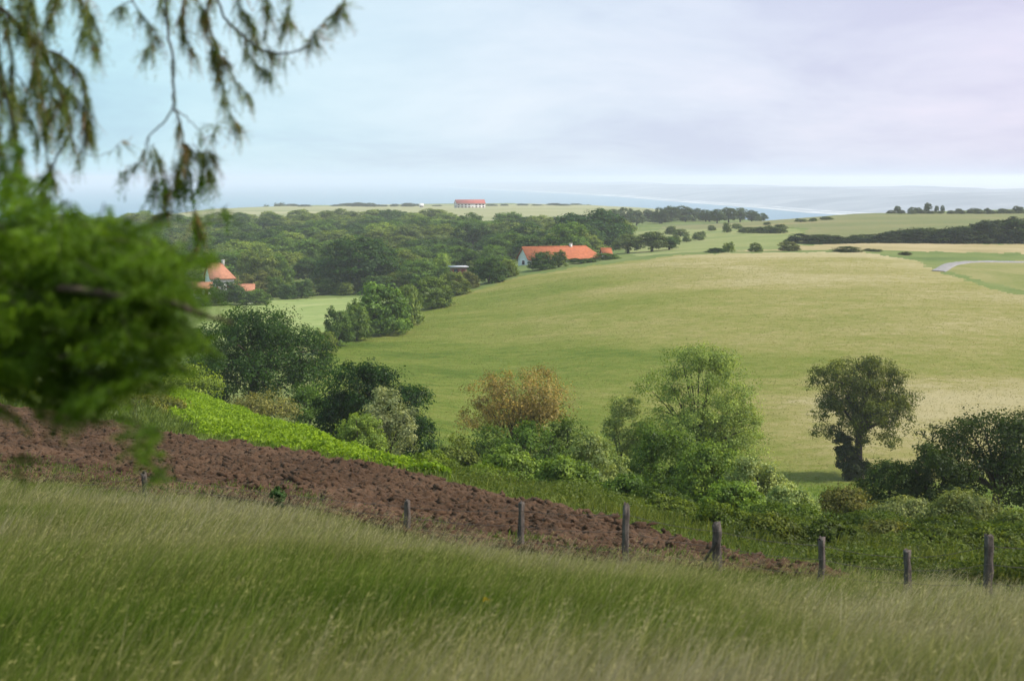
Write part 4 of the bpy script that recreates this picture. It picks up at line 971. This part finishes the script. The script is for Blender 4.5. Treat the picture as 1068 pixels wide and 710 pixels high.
scatter('weeds', 'dark green weeds growing over the ploughed earth edge', 'weeds', [(-100,37.5),(0,36),(200,33.2),(330,31.2),(430,29.8),(530,28.8),(720,28.3),(850,27.6),(850,28.6),(720,29.6),(530,31),(430,32.5),(330,34.5),(200,38),(0,43),(-100,45)], 26000, 44, .12, .45, (.10,.14,.035), 1.0, .7, mound=.9, aspect=.2, thin=.5)
scatter('rank_grass', 'tufts of tall grass among the brambles below the valley trees', 'grass', [(425,49),(470,47.5),(530,44.5),(600,41),(720,36),(850,31.4),(1000,29),(1160,28),(1160,60),(900,70),(720,85),(600,92),(430,100),(420,60)], 34000, 47, .42, .5, (.115,.14,.032), 1.6, 1.0, mound=1.3, aspect=.07, thin=.47)
scatter('hay', 'ripening hay standing over the wide sloping field', 'hay', [(345,190),(430,160),(530,157),(720,157),(900,154),(1150,160),(1150,296),(1000,325),(900,400),(720,400),(540,375),(430,330),(370,290)], 90000, 46, .32, .05, (.225,.222,.06), 1.0, 0.0, mound=5, aspect=.16)
scatter('brambles', 'dark brambles and nettles behind the right half of the fence', 'brambles', [(760,35),(850,31.0),(920,29.2),(1000,28.2),(1170,27.6),(1170,62),(900,64),(760,62)], 70000, 48, .075, .6, (.060,.082,.020), 1.3, mound=1.9)
scatter('scrub', 'dull scrubby grass between the ploughed earth and the dark bushes at left', 'scrub', [(-400,94),(0,75.5),(110,69),(200,63),(208,67),(188,76),(178,86),(184,124),(0,140),(-400,140)], 70000, 49, .22, .75, (.105,.145,.035), 1.3, .6, mound=1.6, aspect=.22)
def valley_rank():
    scatter('rank_grass', 'lush rank grass between the valley trees and the hay field', 'grass', [(330,100),(430,100),(560,112),(720,112),(900,95),(1100,92),(1100,158),(900,152),(720,158),(430,160),(330,186)], 60000, 45, .4, .5, (.17,.25,.055), 1.0, 1.0, mound=4, aspect=.16)
valley_rank()
def hay_tufts():
    scatter('hay', 'ripening hay stems standing over the field', 'hay', [(340,186),(430,157),(900,152),(1150,158),(1150,300),(1000,300),(720,330),(430,300),(345,270)], 150000, 46, .5, .35, (.28,.275,.095), 1.0, 1.0, mound=5, aspect=.10)
def flower():
    d = 16.0; g = ground(503, d); z = -(625-HY)/F*d; h = z-g[2]
    root = thing('wildflower', 'small yellow wildflower in the foreground grass', 'flower', tuple(g)); rng = np.random.default_rng(4)
    m = Mesh(); m.tube([[0,0,0],[.01,0,h*.6],[.03,0,h]], [.004,.003,.002], 5); link('stem', m.build('stem', M_LEAF), root).color = (.06,.12,.03,1)
    c = np.array([[.03,0,h]])+rng.normal(size=(24,3))*[.022,.012,.012]; v = leaf_quads(rng, c, rng.normal(size=(24,3))+[0,-.5,.8], .03, .7)
    m = Mesh(); m.leaves(v, np.ones(len(v))); link('petals', m.build('petals', M_LEAF), root).color = (.75,.50,.02,1)
flower()

# ------------------------------------------------------------------ the feathery tree beside the camera
def near_tree():
    rng = np.random.default_rng(77)
    base = np.array([-3.4, 6.4, gz(-3.4, 6.4)])
    root = thing('feathery_tree', 'feathery-leaved tree leaning in from the left with hanging rust-tinged twigs', 'tree', tuple(base))
    wood = Mesh(); SP = []; MASS = []          # sprays: base, direction, length, tint
    def world(pts, d0, wob=.0):
        out = []
        dd = d0
        for k, (a, b) in enumerate(pts):
            dd = dd+rng.normal()*wob; out.append(at(a, b, dd))
        return np.array(out)
    def smooth(p, n=6):
        q = [p[0]]
        for i in range(len(p)-1):
            p0 = p[max(i-1,0)]; p1 = p[i]; p2 = p[i+1]; p3 = p[min(i+2,len(p)-1)]
            for t in np.linspace(0,1,n+1)[1:]:
                q.append(.5*((2*p1)+(-p0+p2)*t+(2*p0-5*p1+4*p2-p3)*t*t+(-p0+3*p1-3*p2+p3)*t**3))
        return np.array(q)
    def twig(pts, d, r0, r1, dens=22, s0=0.0, ln=.085, tint=1.0, wob=.05, rust=.3, down=.8):
        p = smooth(world(pts, d, wob)); p[1:-1] += rng.normal(size=(len(p)-2,3))*.003
        wood.tube(p-base, np.linspace(r0, r1, len(p)), 6)
        seg = np.linalg.norm(np.diff(p, axis=0), axis=1); L = seg.sum()
        n = rng.poisson(dens*L*(1-s0)*1.0) if dens else 0
        cum = np.concatenate([[0], np.cumsum(seg)])
        k = 0
        while k < n:
            sn = (s0+(1-s0)*rng.random())*L
            for j in range(rng.integers(3, 10)):
                k += 1; s = min(max(sn+rng.normal()*.012, 0), L); i = max(min(np.searchsorted(cum, s)-1, len(p)-2), 0)
                q = p[i]+(p[i+1]-p[i])*rng.random()*.5; tan = unit(p[i+1]-p[i])
                dr = unit(tan*.45+rng.normal(size=3)*.42+np.array([0,0,-down*1.2]))
                SP.append((q, dr, ln*(.5+1.25*rng.random()), tint*(.65+.7*rng.random()), 1.0 if rng.random() < rust*.65 else 0.0))
        return p
    D = 7.4
    # boughs above and at the left of the view
    wood.tube(np.array([[0,0,-.3],[.05,0,1.2],[.2,.1,3.0],[.35,.2,4.6],[.3,.4,6.5],[.5,.5,8.3]]), [.20,.16,.14,.12,.09,.05], 12)
    tr = base
    def bough(z, pts, d, r):
        a = base+np.array([.2,.1,z]); p = world(pts, d); q = np.vstack([a, (a+p[0])/2+[0,0,.15], p]); wood.tube(smooth(q)-base, np.linspace(r, r*.35, len(smooth(q))), 8)
    bough(4.4, [(-180,-90),(-50,-70)], D, .055); bough(5.0, [(-150,-160),(-40,-110)], D+.3, .05)
    bough(2.9, [(-140,330)], 5.3, .05); bough(3.2, [(-120,250)], 5.6, .04)
    twig([(-50,-70),(-20,-10),(0,8),(25,30),(45,52),(60,85),(72,120),(78,160)], D, .016, .004, 190, .25, rust=.22)
    twig([(45,52),(66,60),(85,80),(92,112),(95,150)], D, .008, .003, 260, rust=.25)
    twig([(60,85),(85,110),(92,140),(80,170)], D+.1, .006, .002, 240, rust=.35)
    twig([(-50,-70),(40,-25),(80,-4),(100,28),(106,48)], D+.2, .012, .003, 150, .5, rust=.1)
    twig([(80,-4),(88,15),(84,44)], D+.2, .005, .002, 180, rust=.1)
    twig([(30,-25),(34,10),(40,30),(36,70),(40,110)], D-.2, .006, .002, 200, rust=.3)
    twig([(-40,10),(-10,55),(8,105),(18,150),(26,195)], D-.2, .008, .003, 150, rust=.15)
    twig([(-60,60),(-20,100),(0,150),(6,205)], D-.4, .008, .003, 150, rust=.15)
    twig([(40,50),(42,90),(46,130),(50,165),(56,188)], D+.15, .007, .002, 170, rust=.3)
    twig([(0,8),(12,50),(14,90),(22,120)], D+.2, .006, .002, 170, rust=.1)
    twig([(72,140),(58,168),(40,195),(26,215),(8,242)], D-.3, .006, .004, 60, rust=.1)
    twig([(78,150),(90,162),(110,160),(128,148)], D+.1, .003, .0015, 60, .5, rust=.3)
    twig([(40,195),(48,205),(60,208)], D-.3, .003, .0015, 160)
    # bough across the top and its hanging twigs
    twig([(-40,-110),(60,-60),(130,-27),(175,-16),(225,-14),(300,-34)], D+.3, .022, .006, 40, .3, rust=.2)
    twig([(130,-27),(138,0),(150,18),(160,30)], D+.3, .006, .002, 120, .3, rust=.2)
    twig([(138,0),(126,6),(116,14)], D+.3, .004, .0015, 170, rust=.2)
    twig([(160,30),(162,42),(150,54)], D+.3, .003, .0015, 150, .3, rust=.3)
    twig([(175,-16),(168,0),(172,12)], D+.35, .004, .0015, 300, rust=.3)
    twig([(172,-16),(175,30),(180,60),(181,95),(181,113)], D+.2, .0085, .0065, 10, rust=.1, wob=.01)
    twig([(181,113),(168,130),(155,142),(150,158),(146,170)], D+.2, .0055, .002, 110, .72, rust=.5, wob=.01)
    twig([(155,142),(156,160),(163,185),(158,205)], D+.2, .003, .0015, 130, .45, rust=.5, wob=.01)
    twig([(146,170),(136,172),(130,180)], D+.2, .002, .001, 150, rust=.4, wob=.01)
    twig([(181,113),(188,128),(193,155),(198,185),(203,215),(206,240)], D+.2, .006, .003, 95, .3, rust=.4, wob=.02)
    twig([(181,113),(196,124),(208,136),(214,146)], D+.2, .004, .0015, 110, .6, rust=.3, wob=.01)
    twig([(214,146),(222,138),(228,120)], D+.2, .002, .001, 130, rust=.2, wob=.01)
    twig([(190,148),(204,160),(216,170),(222,190)], D+.25, .003, .001, 190, rust=.5)
    twig([(180,200),(175,190),(172,215),(182,228)], D+.1, .003, .001, 170, rust=.5)
    twig([(206,240),(202,222),(170,222),(150,232)], D+.1, .003, .001, 70, rust=.2)
    twig([(206,240),(222,225),(240,212)], D, .003, .001, 70, .4, rust=.1)
    twig([(203,225),(208,245),(205,258)], D, .003, .001, 150, rust=.5)
    twig([(225,-14),(234,18),(254,38),(275,53),(296,56),(316,50),(332,30),(348,14),(360,-2)], D+.3, .008, .0025, 150, .15, rust=.35)
    twig([(225,-14),(214,20),(222,58),(232,88),(236,112),(250,130)], D+.4, .006, .0015, 190, rust=.35)
    twig([(254,38),(260,60),(275,72),(290,66)], D+.3, .003, .001, 190, rust=.2)
    twig([(222,58),(238,64),(246,85),(262,100)], D+.4, .003, .001, 230, rust=.5)
    twig([(195,-14),(190,28),(204,60)], D+.5, .005, .002, 220, rust=.5)
    twig([(200,-14),(216,22),(226,50),(228,75)], D+.5, .004, .0015, 220, rust=.4)
    twig([(270,-22),(280,8),(276,38),(286,58)], D+.2, .004, .0015, 180, rust=.3)
    twig([(245,-20),(250,6),(262,22),(268,45)], D+.3, .004, .0015, 190, rust=.35)
    twig([(300,-34),(300,12),(292,40)], D+.3, .004, .0015, 150, rust=.3)
    twig([(296,56),(304,34),(300,12)], D+.3, .002, .001, 60, rust=.2)
    for k in range(22):
        x0 = rng.uniform(-60, 92); y0 = rng.uniform(-60, 120); n_ = rng.integers(3, 5); pts = [(x0, y0)]
        for j in range(n_): pts.append((pts[-1][0]+rng.normal()*9+3, pts[-1][1]+rng.uniform(14, 30)))
        pts = [q for q in pts if q[1] < 195]
        if len(pts) > 2: twig(pts, D+rng.normal()*.35, .004, .0012, 130, .1, .10, 1.05, .04, .18)
    for pts in ([(184,118),(186,140),(182,165),(188,190)], [(200,150),(212,165),(210,185),(200,205)], [(196,150),(190,172),(194,200)], [(160,150),(168,172),(172,190)], [(206,160),(220,158),(226,172)]):
        twig(pts, D+.2, .003, .001, 170, .1, .09, 1.0, .03, .35)
    # dead stick and the dense low mass of foliage
    twig([(60,300),(150,312),(182,317),(205,326),(222,331),(242,336)], 4.9, .015, .008, 0, wob=.0)
    for pts in ([(-140,330),(-60,300),(20,260),(90,262),(150,270)], [(-140,330),(-40,330),(60,300),(150,300),(195,300)], [(-140,330),(-40,370),(40,375),(90,392)], [(60,300),(100,340),(120,370),(128,395)], [(-120,250),(-40,235),(30,238),(80,240)], [(128,395),(140,425),(146,450),(165,485),(176,505)], [(60,300),(150,340),(170,372)]):
        twig(pts, 5.3, .003 if pts[0][0] == 128 else .012, .002, 30, .2, .1, .9, .05, 0.05)
    # flat feathery fans, layered one above another with gaps between them
    fans = []
    for cx, cyy, rx, ry, n in [(60,270,120,28,26),(145,268,50,24,12),(-60,290,110,60,26),(30,318,90,26,20),(150,312,55,30,16),(20,372,70,22,13),(120,352,60,28,14),(164,290,26,46,9),(182,345,12,20,3),(10,245,55,14,10),(110,245,60,12,9),(60,400,50,18,7),(128,392,36,22,7),(20,215,26,22,4),(-50,380,70,40,14),(170,355,26,26,6)]:
        for k in range(int(n*1.35)): fans.append((cx+rng.normal()*.5*rx, cyy+rng.normal()*.5*ry, .15+.11*rng.random(), 1.0))
    for a_ in [(60,418,.2),(88,412,.22),(30,415,.2),(105,405,.18),(72,440,.14),(48,432,.15),(120,420,.16),(10,430,.16),(95,436,.12),(190,318,.14),(188,275,.16),(150,235,.15),(120,228,.16),(148,462,.16),(152,480,.14),(168,492,.12),(140,440,.17),(160,470,.13),(146,448,.15),(172,498,.09),(8,165,.15),(20,190,.16),(4,200,.17),(30,215,.15),(14,150,.12),(-10,180,.2),(18,486,.11),(30,476,.09),(52,418,.12),(75,425,.10),(30,205,.10),(18,185,.09),(45,192,.08),(8,225,.12),(60,214,.09)]: fans.append((a_[0], a_[1], a_[2], .9))
    for cx, cyy, sz, tt in fans:
        o_ = at(cx, cyy, 5.2+rng.normal()*.25)
        ax = unit(np.array([.75*np.sign(rng.random()-.35)+rng.normal()*.4, rng.normal()*.5-.2, -.05+rng.normal()*.35]))
        sd = unit(np.cross(ax, np.array([0,0,1])+rng.normal(size=3)*.35)); nt = tt*(.6+.95*rng.random())
        o_ = o_-ax*sz*.5
        wood.tube(np.array([o_, o_+ax*sz*.6-[0,0,.004], o_+ax*sz*1.1-[0,0,.018]])-base, [.0035,.002,.001], 4)
        for j in range(34):
            s_ = rng.random(); sg = 1 if rng.random() < .5 else -1
            q = o_+ax*sz*1.1*s_-np.array([0,0,.02*s_*s_])
            SP.append((q, unit(ax*.7+sd*sg*.85+np.array([0,0,-.25])+rng.normal(size=3)*.22), sz*.42*(1.15-.6*s_)*(.7+.6*rng.random()), nt*(.85+.3*rng.random()), 0.0))
    for cx, cyy, rx, ry, n in [(40,300,110,40,150),(140,305,40,35,50),(-70,320,90,60,120),(50,360,80,30,80)]:
        for k in range(n):
            u = rng.normal(size=2)*.5; q = at(cx+u[0]*rx, cyy+u[1]*ry, 5.62+rng.normal()*.16)
            for j in range(5): SP.append((q+rng.normal(size=3)*.04, unit(rng.normal(size=3)+[0,0,-.3]), .10*(.7+.6*rng.random()), .75*(.8+.4*rng.random()), 0.0))  # inner leaves get a darker tint: shade inside the mass put into colour

    # upper crown out of view, added to shade the lower left grass
    for k in range(2600):
        u = unit(rng.normal(size=3))*(.35+.65*rng.random()**.5); q = base+np.array([1.0,1.8,9.4])+u*np.array([3.6,3.2,2.4])
        SP.append((q, unit(rng.normal(size=3)+[0,0,-.6]), .42, .9, -1.0))
    for k in range(26):
        u = unit(rng.normal(size=3)); q = np.array([1.0,1.8,9.4])+u*np.array([3.0,2.6,1.9])
        wood.tube(bezier([.3,.4,6.3],[.4,.8,8.2],q,6), np.linspace(.05,.012,6), 6)
    link('trunk', wood.build('trunk', M_BARK, True), root)
    B = np.array([s[0] for s in SP])-base; Dr = np.array([s[1] for s in SP]); Ln = np.array([s[2] for s in SP]); T = np.array([s[3] for s in SP]); R = np.array([s[4] for s in SP])
    def sprays(sel, K, lf, name, color, label=None):
        b, dr, ln, t = B[sel], Dr[sel], Ln[sel], T[sel]; n = len(b)
        side = unit(np.cross(dr, rng.normal(size=(n,3))))
        V = []; TT = []
        for k in range(K):
            s = (k+.6)/K; sg = 1 if k % 2 else -1
            c = b+dr*(ln*s)[:,None]+np.array([0,0,-1])*(ln*s*s*.25)[:,None]
            ax = unit(dr+side*sg*.75+rng.normal(size=(n,3))*.15); L = lf*ln*(1.15-.5*s)
            c = c+ax*(L*.5)[:,None]
            V.append(leaf_quads(rng, c, np.cross(ax, side)+rng.normal(size=(n,3))*.5, L, .26, ax)); TT.append(np.repeat(t*(.8+.4*rng.random(n)), 4))
        c = b+dr*(ln*.5)[:,None]; V.append(leaf_quads(rng, c, rng.normal(size=(n,3)), ln, .035, dr)); TT.append(np.repeat(t*.6, 4))
        m = Mesh(); m.leaves(np.vstack(V), np.concatenate(TT)); o = link(name, m.build(name, M_LEAF), root); o.color = (*color, 1)
        if label: o['label'] = label
    low = (B[:,2]+base[2] < .05) | (np.abs(B[:,1]+base[1]-5.25) < .9)
    sprays((R == 0) & low, 12, .30, 'crown', (.085,.165,.012))
    sprays((R == 0) & ~low, 14, .20, 'hanging_leaves', (.135,.185,.045), 'olive green leaves on the hanging twigs')
    sprays(R == 1, 14, .20, 'withered_leaves', (.26,.16,.075), 'rusty brown leaves on the hanging twigs')
    sprays(R == -1, 12, .42, 'shade_crown', (.05,.09,.02))
near_tree()
